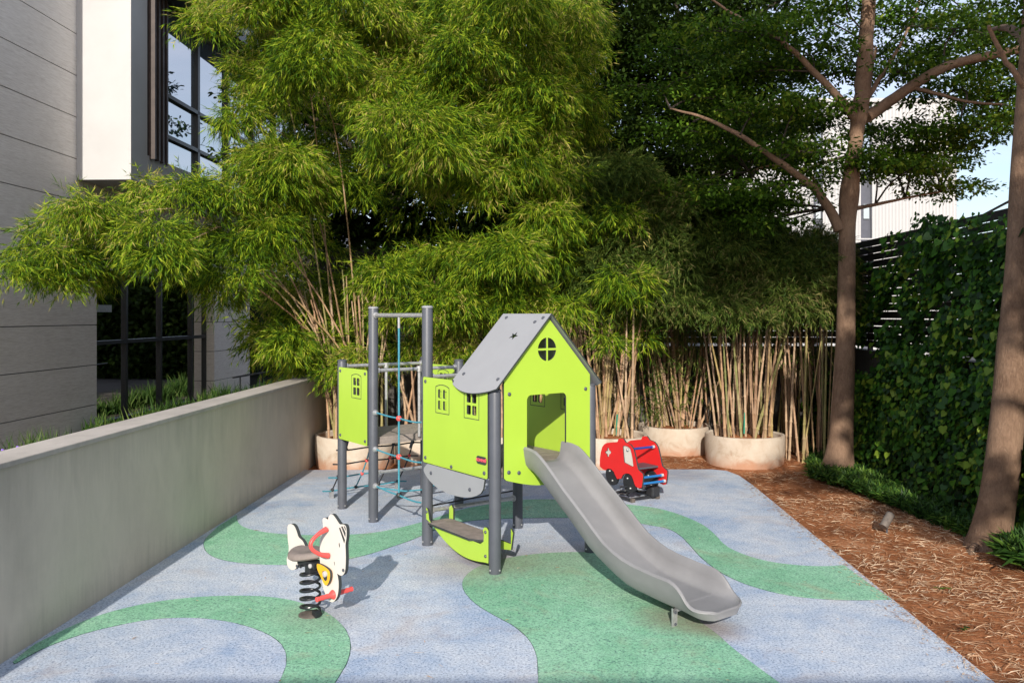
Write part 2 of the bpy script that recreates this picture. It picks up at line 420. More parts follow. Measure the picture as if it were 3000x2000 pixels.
def smooth(pts, it=2, closed=True):
    for _ in range(it):
        out = []; n = len(pts)
        for i in range(n if closed else n-1):
            a, b = pts[i], pts[(i+1) % n]
            out += [(a[0]*.75+b[0]*.25, a[1]*.75+b[1]*.25), (a[0]*.25+b[0]*.75, a[1]*.25+b[1]*.75)]
        if not closed: out = [pts[0]]+out+[pts[-1]]
        pts = out
    return pts
def sheet(name, poly, z0, z1, mats):
    m = MB(); m.plate(poly, (0,0,z1), (1,0,0), z1-z0, up=(0,1,0), nrm=(0,0,1)); return m.build(name, mats)
corner = [tuple(gnd(x, y)[:2]) for x, y in ((2085,1374),(2128,1378),(2165,1392),(2205,1420))]
rub = [(wallx(-2)-.05,-2), (wallx(11.52)-.03, 11.50)]+corner+[(redge(Y), Y) for Y in (9.5,7,4.8,2,-2)]
rub = rub[::-1]
struct(sheet('blue_rubber_surface', rub, -.05, 0, ['blue','seam']))
def patch(name, top, bot):
    """green shapes cast into the blue surface, a dark seam round each"""
    T = [tuple(p) for p in smooth([tuple(gf(*p)[:2]) for p in top], 2, False)]
    B = [tuple(p) for p in smooth([tuple(gf(*p)[:2]) for p in bot], 2, False)]
    poly = T+B[::-1]
    c = poly
    # seam: same outline pushed out 4 mm
    out = []; n = len(c)
    ar = sum(c[i][0]*c[(i+1) % n][1]-c[(i+1) % n][0]*c[i][1] for i in range(n)); sg = 1 if ar > 0 else -1
    for i in range(n):
        a, b = Vector(c[i-1]), Vector(c[(i+1) % n]); t = (b-a)
        if t.length < 1e-6: t = Vector((1,0))
        t.normalize(); k = random.uniform(.001,.0055)
        out.append((c[i][0]+t.y*k*sg, c[i][1]-t.x*k*sg))
    struct(sheet(name+'_seam', out, 0.0005, .0025, ['seam']))
    struct(sheet(name, poly, .0008, .005, ['green']))
wl = lambda fx, fy: (fx, fy)
patch('green_rubber_ribbon',
  [(543,1183),(545,1200),(560,1212),(600,1222),(660,1228),(750,1230),(850,1226),(920,1212),(985,1195),(1050,1172),(1110,1160),(1180,1149),(1250,1146),(1340,1150),(1400,1154),(1455,1160),(1506,1166),(1551,1178),(1590,1193),(1620,1208),(1644,1229),(1659,1247),(1680,1262),(1725,1280),(1780,1293),(1850,1300),(1900,1301),(1938,1298)],
  [(500,1210),(470,1238),(467,1255),(480,1275),(520,1288),(580,1295),(650,1297),(720,1294),(790,1286),(850,1272),(900,1255),(950,1238),(985,1222),(1030,1204),(1090,1194),(1160,1190),(1300,1188),(1400,1190),(1455,1198),(1497,1206.6),(1530,1211),(1560,1226),(1581,1247),(1596,1265),(1617,1286),(1645,1308),(1683,1329),(1725,1346),(1800,1366),(1880,1375),(1960,1378),(2046,1376)])
patch('green_rubber_loop',
  [(30,1520),(75,1482),(120,1460),(170,1435),(230,1412),(300,1393),(370,1380),(450,1371),(530,1368),(600,1369),(660,1376),(700,1387),(740,1400),(770,1420),(790,1440),(803,1465),(805,1490),(798,1520),(780,1550),(755,1590),(735,1640)],
  [(34,1524),(90,1492),(150,1468),(210,1449),(280,1433),(340,1422),(400,1417),(460,1418),(520,1425),(570,1437),(610,1452),(640,1470),(655,1490),(660,1515),(655,1540),(640,1568),(620,1600),(600,1640)])
patch('green_rubber_island',
  [(1237,1640),(1236,1580),(1237,1540),(1233,1500),(1215,1465),(1180,1435),(1130,1410),(1090,1385),(1067,1360),(1060,1340),(1070,1320),(1100,1300),(1140,1287),(1200,1275),(1280,1268),(1380,1268),(1440,1274)],
  [(1880,1640),(1790,1568),(1740,1532),(1690,1495),(1660,1468),(1637,1448),(1610,1430),(1580,1400),(1540,1355),(1500,1315),(1450,1278)])

# raised bed behind the left wall
m = MB(); m.box((-9.5, 18, -.15), (11.7, 50, .5)); o = m.build('planting_bed', plain('dark_bed_soil', (.055,.045,.028), .95, var=.4, scale=5)); struct(o)

# ------------------------------------------------------------------ left garden wall
YE = 14.0
wa, wb = Vector((wallx(-3), -3, 0)), Vector((wallx(YE), YE, 0)); wd = (wb-wa).normalized(); wn = Vector((-wd.y, wd.x, 0))
lw = thing('garden_wall', (wallx(8), 8, 0), 'low grey plastered wall with flat coping along the left of the play surface', 'wall')
m = MB(); mid = (wa+wb)/2; Lw = (wb-wa).length
m.box(mid+wn*.13+Vector((0,0,.55)), (Lw, .26, 1.28), dx=wd, dy=wn); m.build('wall_body', 'wall', lw)
m = MB(); m.box(mid+wn*.135+Vector((0,0,1.2085)), (Lw+.02, .31, .038), dx=wd, dy=wn); m.build('coping', 'coping', lw, bevel=.006)

# back boundary: plastered wall with dark slat fence on it
YB = 14.1
bw = thing('boundary_wall', (1, YB, 0), 'shaded plaster wall behind the bamboo planters at the back', 'wall')
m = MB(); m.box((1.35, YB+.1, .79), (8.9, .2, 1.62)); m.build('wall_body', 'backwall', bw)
bf = thing('slat_fence', (1, YB, 1.6), 'dark horizontal slat fence on the wall behind the bamboo', 'fence')
m = MB()
for k in range(15): m.box((1.2, YB+.06, 1.70+k*.107), (9.6, .022, .097))
m.build('slats', 'slat', bf)
for k in range(7): MB().box((-2.6+k*1.27, YB+.11, 2.35), (.06,.06,1.6)).build('fence_post', 'slat', bf)
# right boundary
fd = Vector((SL,1,0)).normalized(); fn = Vector((-fd.y, fd.x, 0))
rw = thing('boundary_wall', (fencex(9), 9, 0), 'shaded plaster wall under the ivy on the right', 'wall')
c0 = Vector((fencex(5), 5, 0)); c1 = Vector((fencex(YB), YB, 0)); md = (c0+c1)/2; LL = (c1-c0).length
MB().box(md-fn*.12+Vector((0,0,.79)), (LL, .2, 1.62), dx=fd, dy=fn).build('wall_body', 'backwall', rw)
rf = thing('slat_fence', (fencex(9), 9, 1.6), 'dark slat fence half hidden under ivy on the right', 'fence')
m = MB()
for k in range(15): m.box(md-fn*.06+Vector((0,0,1.70+k*.107)), (LL, .022, .095), dx=fd, dy=fn)
m.build('slats', 'slat', rf)
for k in range(8):
    MB().box(c0+fd*(.4+k*1.2)-fn*.11+Vector((0,0,2.35)), (.06,.06,1.6), dx=fd, dy=fn).build('fence_post', 'slat', rf)

# ------------------------------------------------------------------ building on the left
FX = -7.3
def facx(Y): return FX+.0385*(Y-14.3)
fdr = Vector((.0385,1,0)).normalized(); fnr = Vector((fdr.y, -fdr.x, 0))     # fnr faces +X
ph = 143.3/F*abs((-1500)/F and (FX*F/-1500))     # panel height from the photo
zj = CH-(958-HY)*(-FX*F/1500)/F
bl = thing('office_building', (FX, 16, 0), 'travertine clad building with a white upper box and dark windows on the left', 'building')
def clad(name, Ya, Yb, z0, z1, parent, depth=.5):
    """stone courses with open joints between"""
    m = MB(); zz = zj-20*ph
    while zz < z1:
        a, b = max(z0, zz+.007), min(z1, zz+ph-.007)
        if b > a:
            pa, pb = Vector((facx(Ya), Ya, 0)), Vector((facx(Yb), Yb, 0))
            c = (pa+pb)/2-fnr*(depth/2); c.z = (a+b)/2; m.box(c, ((pb-pa).length, depth, b-a), dx=fdr, dy=fnr)
        zz += ph
    o = m.build(name, 'trav', parent)
    pa, pb = Vector((facx(Ya), Ya, 0)), Vector((facx(Yb), Yb, 0)); c = (pa+pb)/2-fnr*(depth/2+.02); c.z = (z0+z1)/2
    MB().box(c, ((pb-pa).length-.03, depth, z1-z0-.03), dx=fdr, dy=fnr).build('joint_backing', 'joint', o)
    return o
Yg = -FX*F/(1500-281); Yp = 19.9; Yq = 22.3
clad('stone_wall', 11.8, Yg, 0, 11, bl, 7)
clad('stone_pillar', Yp, Yq, 0, 11, bl, .75)
clad('stone_wall', Yg, Yp, 2.95, 11, bl, .4)
clad('stone_wall', Yq, 34, 3.2, 11, bl, .4)
def winbox(Y0, Y1, z0, z1, mull, trans, glassm_, rec, parent):
    f = MB(); pa, pb = Vector((facx(Y0), Y0, 0))-fnr*rec, Vector((facx(Y1), Y1, 0))-fnr*rec; L = (pb-pa).length
    for t in [0]+mull+[1]:
        f.box(pa+fdr*L*t+Vector((0,0,(z0+z1)/2)), (.07,.06,z1-z0), dx=fdr, dy=fnr)
    for z in [z0+.03]+trans+[z1-.03]:
        f.box((pa+pb)/2+Vector((0,0,z)), (L-.12,.10,.07), dx=fdr, dy=fnr)
    fr = f.build('window', 'frame', parent)
    MB().box((pa+pb)/2-fnr*.03+Vector((0,0,(z0+z1)/2)), (L,.012,z1-z0), dx=fdr, dy=fnr).build('pane', glassm_, fr)
    return fr, pa, pb, L
def clearglass():
    m, nt, b = newmat('clear_glass')
    b.inputs['Transmission Weight'].default_value = 1; b.inputs['Roughness'].default_value = .0
    b.inputs['Base Color'].default_value = (.55,.62,.58,1); b.inputs['IOR'].default_value = 1.5
    tr = nt.nodes.new('ShaderNodeBsdfTransparent'); tr.inputs[0].default_value = (.38,.44,.41,1)
    gl = nt.nodes.new('ShaderNodeBsdfGlossy'); gl.inputs['Roughness'].default_value = .02
    fr = nt.nodes.new('ShaderNodeFresnel'); fr.inputs['IOR'].default_value = 1.5
    mx = nt.nodes.new('ShaderNodeMixShader')
    nt.links.new(fr.outputs[0], mx.inputs[0]); nt.links.new(tr.outputs[0], mx.inputs[1]); nt.links.new(gl.outputs[0], mx.inputs[2])
    nt.links.new(mx.outputs[0], nt.nodes['Material Output'].inputs['Surface']); return m
M['clear'] = clearglass()
fr, pa, pb, L = winbox(Yg+.05, Yp, .12, 2.93, [.27,.55,.85], [1.62], 'clear', .22, bl)
# interior of the room: floor, back wall, blinds, shelf with papers
c = (pa+pb)/2-fnr*2.2
MB().box(c+Vector((0,0,1.55)), (L,.05,2.85), dx=fdr, dy=fnr).build('room_wall', 'blind', fr)
MB().box(pb-fnr*1.45+Vector((0,0,1.55))-fdr*.1, (.05,2.0,2.85), dx=fdr, dy=fnr).build('room_wall', 'blind', fr)

MB().box((pa+pb)/2-fnr*1.1+Vector((0,0,.14)), (L,2.2,.05), dx=fdr, dy=fnr).build('room_floor', 'blind', fr)
MB().box((pa+pb)/2-fnr*1.1+Vector((0,0,2.95)), (L,2.2,.05), dx=fdr, dy=fnr).build('room_ceiling', 'blind', fr)
for (t0, t1, zb) in ((.02,.25,1.25),(.29,.53,1.70),(.57,.83,1.72),(.87,.98,1.72)):
    q = MB(); q.box(pa+fdr*L*(t0+t1)/2-fnr*.12+Vector((0,0,(zb+2.9)/2)), (L*(t1-t0),.01,2.9-zb), dx=fdr, dy=fnr)
    q.box(pa+fdr*L*(t0+t1)/2-fnr*.12+Vector((0,0,zb-.012)), (L*(t1-t0),.03,.03), 1, dx=fdr, dy=fnr)
    q.build('roller_blind', ['blind','galv'], fr)
q = MB()
for k in range(16): q.box(pa+fdr*L*(.32+.013*k)-fnr*(.35+.01*(k % 3))+Vector((0,0,1.42+.02*(k % 4))), (.05,.12,.22+.03*(k % 3)), k % 3, dx=fdr, dy=fnr)
q.box(pa+fdr*L*.42-fnr*.35+Vector((0,0,1.28)), (L*.25,.25,.03), 0, dx=fdr, dy=fnr)
q.build('shelf_papers', ['white','teal','galv'], fr)
winbox(Yq, 34, .1, 3.2, [.14,.30,.46,.62,.8], [1.7], 'glass', .25, bl)
# little light strip seen in the first pane
MB().box(pa+fdr*.62-fnr*.02+Vector((0,0,2.13+.115)), (.55,.02,.13), dx=fdr, dy=fnr).build('wall_light_strip', 'galv', fr)
# white box on the upper floor
Yw = -FX*F/(1500-226); BXp = .93
zb = CH+395*Yw/F
bx = MB()
def bpt(Y, out, z): p = Vector((facx(Y), Y, 0))+fnr*out; p.z = z; return p
Y0b, Y1b = Yw, 25.0
# side face with window opening: bands around it
gz0, gz1 = 4.91, 7.84; gy0, gy1 = 14.62, 24.5
def slab(Ya, Yb, o0, o1, z0, z1, name, mat):
    pa_, pb_ = bpt(Ya, 0, 0), bpt(Yb, 0, 0); c = (pa_+pb_)/2+fnr*(o0+o1)/2; c.z = (z0+z1)/2
    return MB().box(c, ((pb_-pa_).length, o1-o0, z1-z0), dx=fdr, dy=fnr).build(name, mat, bl, bevel=.004)
slab(Y0b, gy0, 0, BXp, zb, 11, 'white_end_wall', 'white')
slab(gy0, Y1b, BXp-.25, BXp, zb, gz0, 'white_sill_band', 'white')
slab(gy0, Y1b, BXp-.25, BXp, gz1+.35, 11, 'white_head_band', 'white')
slab(gy0, Y1b, 0, BXp-.25, zb, zb+.2, 'white_soffit', 'white')
fr2 = MB(); pane = None
for Y in (15.42, 16.9, 18.5, 20.1, 21.7, 23.3): p = bpt(Y, BXp-.09, (gz0+gz1)/2); fr2.box(p, (.10,.10,gz1-gz0), dx=fdr, dy=fnr)
for z in (5.38+.05, 6.14+.05, gz1): p = (bpt(15.4, BXp-.09, z)+bpt(24.4, BXp-.09, z))/2; fr2.box(p, (9.0,.10,.07), dx=fdr, dy=fnr)
fr2 = fr2.build('window', 'frame', bl)
p = (bpt(15.4, BXp-.12, 0)+bpt(24.4, BXp-.12, 0))/2; p.z = (gz0+gz1)/2
MB().box(p, (9.0,.015,gz1-gz0), dx=fdr, dy=fnr).build('pane', 'skyglass', fr2)
slab(gy0, Y1b, BXp-.35, BXp+.55, gz1+.05, gz1+.30, 'window_hood', 'frame')
for k in range(4):
    p = bpt(14.72+k*.20, BXp+.02-.02*k, (gz0+10.5)/2-.05)
    MB().box(p, (.055,.16,10.5-gz0), dx=fdr, dy=fnr).build('louver', 'bronze', bl)
p = bpt(15.02, BXp-.2, (gz0+10.5)/2); MB().box(p, (.8,.03,10.5-gz0), dx=fdr, dy=fnr).build('louver_backing', 'frame', bl)

# ------------------------------------------------------------------ far white building on the right
YW = 26.0
wh = thing('warehouse', (10, YW, 0), 'white ribbed industrial building with dark vertical window slots beyond the fence', 'building')
pl, pr = at(2060, 600, YW).x, at(2803, 600, YW).x
ztop = at(0, 300, YW).z
s1 = [(at(2383,0,YW).x, at(2411,0,YW).x), (at(2522,0,YW).x, at(2555,0,YW).x)]
segs = [(pl, s1[0][0]), (s1[0][1], s1[1][0]), (s1[1][1], pr)]
m = MB()
for a, b in segs: m.box(((a+b)/2, YW+2.5, ztop/2), (b-a, 5, ztop))
m.build('cladding', 'corr', wh)
MB().box(((pl+pr)/2, YW+2.5, ztop+.06), (pr-pl+.1, 5.1, .12)).build('parapet_cap', 'white', wh)
for a, b in s1:
    o = MB().box(((a+b)/2, YW+2.6, ztop/2), (b-a-.004, 4.9, ztop-.02)).build('window_slot', 'darkslot', wh)
    for z in (5.35, 7.4): MB().box(((a+b)/2+.04, YW+.12, z), ((b-a)*.5, .04, .45 if z < 6 else 1.6)).build('pane', 'skyglass', o)
MB().box(((pl+pr)/2, YW-.012, at(0,700,YW).z), (pr-pl, .02, .04)).build('cladding_joint', 'galv', wh)

# ------------------------------------------------------------------ planters and bamboo
PL = [(1040,12.05),(1262,12.3),(1480,12.15),(1645,12.6),(1782,12.0),(1975,13.15),(2181,12.17)]
pos_word = ['at the wall corner beside the left wall', 'behind the rope climbing frame', 'hidden behind the green playhouse', 'behind the right slope of the playhouse roof', 'just behind the red rocking car',
            'set back between two others right of the red car', 'at the right end of the row, complete in view']
planters = []
for i, (px, Y) in enumerate(PL):
    X = (px-HX)/F*Y
    t = thing('planter', (X, Y, 0), 'round cream cement planter '+pos_word[i], 'planter', 'round cement planters along the back')
    h = .41+random.uniform(-.01,.02); R = .565
    m = MB(); m.lathe((X,Y,0), [(R*.95,-.06),(R*.98,.05),(R,.2),(R*1.0,h-.02),(R*.99,h),(R*.94,h+.004),(R*.90,h-.015),(R*.89,h-.12)], 48, 0, .006)
    m.build('tub', 'planter', t, smooth=True)
    m = MB(); m.lathe((X,Y,0), [(R*.895,h-.09),(R*.6,h-.05),(R*.3,h-.02)], 32, 0, .02); m.build('planter_soil', 'soil', t, smooth=True)
    planters.append((X, Y, h))

def culm(base, top, r, parent, bend=0, zend=None):
    m = MB(); pts = []; rad = []; n = int((Vector(top)-Vector(base)).length/.22)+2
    for i in range(n):
        t = i/(n-1); p = Vector(base).lerp(Vector(top), t); p.x += bend*t*t; p.y -= abs(bend)*.5*t*t
        rr = r*(1-.45*t)
        for dz, k in ((-.016, 1.0), (0, 1.38), (.016, 1.0)):
            pts.append(p+(Vector(top)-Vector(base)).normalized()*dz); rad.append(rr*k)
    m.tube(pts, rad, 7); return m.build('culm', 'culm', parent, smooth=True)
clumps = []
lab = ['at the left wall corner, arching over the wall', 'behind the rope frame with bright feathery crown', 'rising behind the green playhouse', 'behind the right slope of the playhouse roof', 'behind the red rocking car with pale straight culms',
       'in the set back planter right of the red car', 'in the rightmost planter with crossing culms']
for i, (X, Y, h) in enumerate(planters):
    t = thing('bamboo', (X, Y, h-.03), 'clump of tall bamboo '+lab[i], 'bamboo', 'bamboo clumps along the back')
    n = [18,22,16,24,34,34,40][i]
    for k in range(n):
        # a few tight bundles
        bq = 2*math.pi*((k % 5)/5+.07*i); br = .12+.26*((k % 3)/2)
        bx_, by_ = X+math.cos(bq)*br+random.gauss(0,.035), Y+math.sin(bq)*br*.9+random.gauss(0,.035)
        H = random.uniform(1.95,2.35) if i >= 4 else (random.uniform(2.1,2.5) if i > 1 else random.uniform(2.3,2.95))
        lean = random.gauss(0,.065)*H+math.cos(bq)*.12
        if k % 8 == 7: lean *= 2.2
        culm((bx_,by_,h-.1), (bx_+lean, by_+random.gauss(0,.12), H), random.uniform(.012,.025), t, 0 if i >= 4 else random.gauss(-.1,.2))
    clumps.append((t, X))
tg = thing('bamboo', (4.05, 12.3, 0), 'clump of bamboo rooted in open soil between the last planter and the tree', 'bamboo', 'bamboo clumps along the back')
for k in range(38):
    px = [2312,2330,2352,2372,2395,2415][k % 6]+random.gauss(0,5); Y = random.uniform(11.9,13.2); X = (px-HX)/F*Y
    culm((X,Y,-.05), (X+random.gauss(-.06,.16), Y+random.gauss(0,.1), random.uniform(2.2,2.7)), random.uniform(.010,.020), tg)
clumps.append((tg, 4.05))
tb = thing('bamboo', (2.3, 13.5, 0), 'thin row of bamboo canes in the shade just in front of the boundary wall', 'bamboo', 'bamboo clumps along the back')
for k in range(78):
    X = random.uniform(-.2, 4.6); Y = random.uniform(13.2, 13.85)
    culm((X,Y,-.05), (X+random.gauss(0,.22), Y+random.gauss(0,.06), random.uniform(2.3,3.0)), random.uniform(.010,.019), tb)
# long culms of the corner clump arching out over the wall
for (fx, fy, Y) in ((60,590,9.8),(140,560,10.0),(230,520,10.1),(330,470,10.4),(300,600,10.1),(420,560,10.3),(500,470,10.6),(560,330,10.9),(470,30,10.8),(640,120,10.9),(700,250,11.2)):
    t0, X0 = clumps[0]; e = atf(fx, fy, Y); b0 = Vector((X0+random.uniform(-.35,.3), 12.05+random.uniform(-.3,.3), .3))
    mid = b0.lerp(e, .38); mid.z = max(b0.z+1.9, e.z*.85+.3); pk = b0.lerp(e, .72); pk.z = e.z+.38
    q = smooth3([b0, b0+Vector((0,0,1.0)), mid, pk, e], 2); m = MB(); m.tube(q, [.017*(1-.78*i/(len(q)-1)) for i in range(len(q))], 6); m.build('culm', 'culm', t0, smooth=True)
    for k in range(9):
        c = q[int(len(q)*(.5+.05*k))]; m = MB(); v_ = Vector(rdir(1)[0])*.28; v_.z = abs(v_.z)*.3-.1; m.tube([c, c+v_*.6, c+v_+Vector((0,0,-.08))], [.004,.003,.002], 4); m.build('side_branch', 'culm', t0)
# green stakes
for (px, py, Y, h, lb) in ((1806,1245,11.9,.30,'thin green plant stake in the planter behind the red car'),(2180,1240,12.0,.33,'thin green plant stake among culms of the rightmost planter')):
    b = at(px, py+30, Y); m = MB(); m.tube([b, b+Vector((.01,0,h))], .012, 8)
    tag(m.build('plant_stake', 'stake'), lb, 'stake')

buck = {i: [] for i in range(len(clumps))}
def give(x, dull):
    cand = range(4) if not dull else range(4, len(clumps))
    return min(cand, key=lambda i: abs(clumps[i][1]-x))
def billow(fx, fy, Y, r, dens=1.0, dull=False, ll=.105, lw=.0095):
    Y += random.uniform(-.75,.75); r *= .80; c = atf(fx, fy, Y)
    # a billow = dome of drooping sprays with smaller lobes
    ns = int(430*dens*(r/.5)**2)
    ax = random.uniform(.95,1.45); az = random.uniform(.55,.85)
    ll *= random.uniform(.8,1.25)
    P = [sprays(c, (r*ax, r*.8, r*az), ns, 15, ll, lw)]
    for _ in range(6):
        u = rdir(1)[0]; u[2] = u[2]*.6-.12; q = random.uniform(.26,.52)
        P.append(sprays(np.array(c)+u*r*random.uniform(.8,1.25), (r*q*1.2, r*q, r*q*.8), int(80*dens*(r/.5)**2)+4, 15, ll, lw, tw=.22))
    buck[give(c.x if not dull else c.x, dull)] += P
BR = [
 (750,385,11.7,.30),(900,350,11.4,.30),(1110,420,11.4,.32),(690,430,11.3,.28),(1000,400,11.8,.26),(840,440,11.9,.24),(640,330,11.4,.24),
 (1330,60,11.6,.34),(1350,230,11.7,.30),(1330,300,11.6,.30),(1370,420,11.8,.30),(1360,520,11.7,.30),(1345,130,11.8,.3),(1420,500,12.0,.26),

 (500,5,10.4,.26),(590,10,10.6,.42),(690,10,10.9,.5),(820,20,10.7,.52),(940,0,10.9,.5),(1060,30,10.7,.5),(1180,10,11.0,.5),(1280,30,11.3,.45),
 (470,45,10.5,.20),(640,100,10.9,.42),(730,130,10.6,.5),(850,110,10.9,.5),(960,130,10.5,.5),(1080,130,10.8,.5),(1190,120,11.0,.5),(1290,160,11.3,.42),
 (585,165,10.7,.34),(625,205,10.5,.34),(860,220,10.6,.48),(990,190,10.7,.45),(1110,220,10.9,.5),(1225,230,11.1,.46),
 (560,270,10.8,.26),(860,245,10.6,.3),(930,290,10.5,.45),(1020,300,10.1,.45),(1130,310,10.9,.42),(1245,320,11.2,.42),(1010,360,10.2,.36),
 (580,350,10.9,.22),(650,370,10.6,.40),(1190,390,11.0,.42),(1270,420,11.3,.40),
 (340,450,10.3,.28),(430,445,10.4,.34),(540,440,10.5,.44),(650,450,10.4,.44),(170,470,10.0,.20),
 (230,500,10.0,.34),(120,530,9.9,.24),(1250,500,11.3,.38),
 (70,585,9.7,.25),(150,590,9.8,.34),(250,580,9.9,.40),(360,560,10.1,.42),(460,570,10.2,.44),(560,560,10.3,.42),(625,520,10.6,.24),
 (30,610,9.6,.16),(130,640,9.8,.20),(230,630,10.0,.24),(430,630,10.2,.28),(530,640,10.3,.30),(510,690,10.5,.16),
 (890,640,11.3,.36),(970,610,11.1,.42),(1070,600,11.0,.45),(1170,590,11.1,.42),(1260,580,11.4,.38),
 (920,710,11.5,.32),(1010,700,11.3,.36),(1110,680,11.1,.40),(1200,670,11.3,.38),(1090,740,11.4,.36),(1000,760,11.7,.30),
 (620,790,10.9,.18),(680,780,11.4,.26),(770,740,11.8,.20),(750,800,11.6,.28),(770,860,11.7,.20),(700,830,11.5,.16),(1330,640,11.5,.32),(1400,700,11.6,.28),(1310,720,11.6,.24),(1440,640,11.8,.28),
 (830,810,11.7,.22),(950,810,11.8,.22),(1400,780,11.7,.18),(1480,770,11.8,.14),(1060,800,11.8,.24)]
for (fx, fy, Y, r) in BR:
    billow(fx+random.uniform(-10,10), fy+random.uniform(-8,8), Y, r, 1.0)
# inner, hidden foliage behind
for _ in range(48):
    fx = random.uniform(620,1340); fy = random.uniform(-60,760)
    if 870 < fx < 1120 and 380 < fy < 590 and random.random() < .75: continue
    c = atf(fx, fy, random.uniform(12.6,13.8)); buck[give(c.x, False)].append(sprays(c, (.5,.4,.4), 130, 12, .11, .011))
for _ in range(26):
    fx = random.uniform(600,870); fy = random.uniform(640,860)
    c = atf(fx, fy, random.uniform(12.8,13.8)); buck[give(c.x, False)].append(sprays(c, (.4,.3,.35), 70, 12, .13, .015))
# duller clumps on the right
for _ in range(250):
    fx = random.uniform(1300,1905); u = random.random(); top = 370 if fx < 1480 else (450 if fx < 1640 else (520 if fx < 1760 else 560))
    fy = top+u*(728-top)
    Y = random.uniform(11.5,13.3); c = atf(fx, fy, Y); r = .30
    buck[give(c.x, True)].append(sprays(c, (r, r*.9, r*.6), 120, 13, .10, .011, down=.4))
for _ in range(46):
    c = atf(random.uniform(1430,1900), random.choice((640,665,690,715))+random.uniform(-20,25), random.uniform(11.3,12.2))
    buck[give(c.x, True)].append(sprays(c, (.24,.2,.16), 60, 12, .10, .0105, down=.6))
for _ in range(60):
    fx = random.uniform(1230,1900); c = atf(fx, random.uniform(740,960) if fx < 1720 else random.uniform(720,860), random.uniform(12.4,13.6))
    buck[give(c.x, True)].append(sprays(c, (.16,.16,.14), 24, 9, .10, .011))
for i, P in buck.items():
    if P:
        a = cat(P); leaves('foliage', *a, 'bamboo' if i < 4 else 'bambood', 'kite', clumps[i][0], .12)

# ------------------------------------------------------------------ trees
def branch(m, pts, r0, r1, n=10, wob=.02):
    P = []; R = []
    q = smooth3([Vector(p) for p in pts])
    for i, p in enumerate(q):
        t = i/(len(q)-1); P.append(p+Vector((random.gauss(0,wob), random.gauss(0,wob), 0))*(.3)); R.append(r0+(r1-r0)*t**.8)
    m.tube(P, R, n)
def tier(c, R, th, n, ll, lw, clump=26):
    """flat tier of foliage made of small rosettes with gaps"""
    k = max(3, n//clump)
    q = RNG.random(k)*2*np.pi; rr = np.sqrt(RNG.random(k))*R
    C = np.stack([c[0]+np.cos(q)*rr, c[1]+np.sin(q)*rr, c[2]+RNG.normal(size=k)*th-.12*rr], 1)
    o = np.repeat(C, clump, 0)+RNG.normal(size=(k*clump, 3))*np.array([.10,.10,.03])
    d = (o-np.repeat(C, clump, 0))+RNG.normal(size=o.shape)*.08; d[:, 2] -= .02
    nn = rdir(len(o))*.55+np.array([0,0,1.0])
    return o, d, nn, ll*(.6+.7*RNG.random(len(o))), lw*(.7+.6*RNG.random(len(o)))

# tree one: slim brown trunk right of the planters
t1 = thing('tree', gf(1925,1083), 'slender brown barked tree forking high, standing at the right end of the planters', 'tree', 'brown barked trees on the right')
Y1 = 11.25
m = MB()
tp = [(1921,1096,Y1),(1927,1060,Y1),(1936,950,Y1),(1942,800,Y1),(1945,600,Y1),(1946,500,Y1),(1955,400,Y1),(1968,300,Y1),(1974,262,Y1)]
P = [atf(*p) for p in tp]; P = smooth3(P); z0 = P[0].z
R = []
for p in P:
    z = p.z; r = .145-.012*z+.10*math.exp(-max(z,0)/.28)+.03*math.exp(-((z-3.75)/.25)**2)+.035*math.exp(-((z-4.95)/.22)**2); R.append(max(.08, r))
m.tube(P, R, 20); m.build('trunk', 'bark', t1, smooth=True)
brs = [([(1930,530,Y1),(1905,478,Y1),(1870,430,Y1-.1),(1790,372,Y1-.2),(1700,310,Y1-.3),(1620,270,Y1-.1),(1540,250,Y1+.2)], .085,.010),
       ([(1966,275,Y1),(1935,232,Y1),(1870,165,Y1),(1800,95,Y1),(1710,50,Y1+.2),(1620,-10,Y1+.3)], .075,.010),
       ([(1974,270,Y1),(1984,180,Y1),(1990,80,Y1),(1997,-40,Y1)], .115,.085),
       ([(1990,270,Y1),(2035,240,Y1),(2090,200,Y1-.1),(2170,152,Y1-.2),(2260,130,Y1-.3),(2370,108,Y1-.4)], .085,.05),
       ([(1984,240,Y1),(2020,180,Y1+.1),(2060,120,Y1+.3),(2090,60,Y1+.4),(2120,-20,Y1+.6)], .045,.010),
       ([(2090,200,Y1-.1),(2150,215,Y1-.2),(2220,235,Y1-.3),(2300,240,Y1-.5)], .035,.012),
       ([(1990,230,Y1),(1998,180,Y1+.2),(2012,110,Y1+.5)], .04,.02),
       ([(1960,480,Y1),(2010,470,Y1+.3),(2080,455,Y1+.6),(2160,440,Y1+.8)], .035,.01),
       ([(1905,478,Y1),(1860,390,Y1+.5),(1780,375,Y1+.8),(1720,395,Y1+1)], .03,.01)]

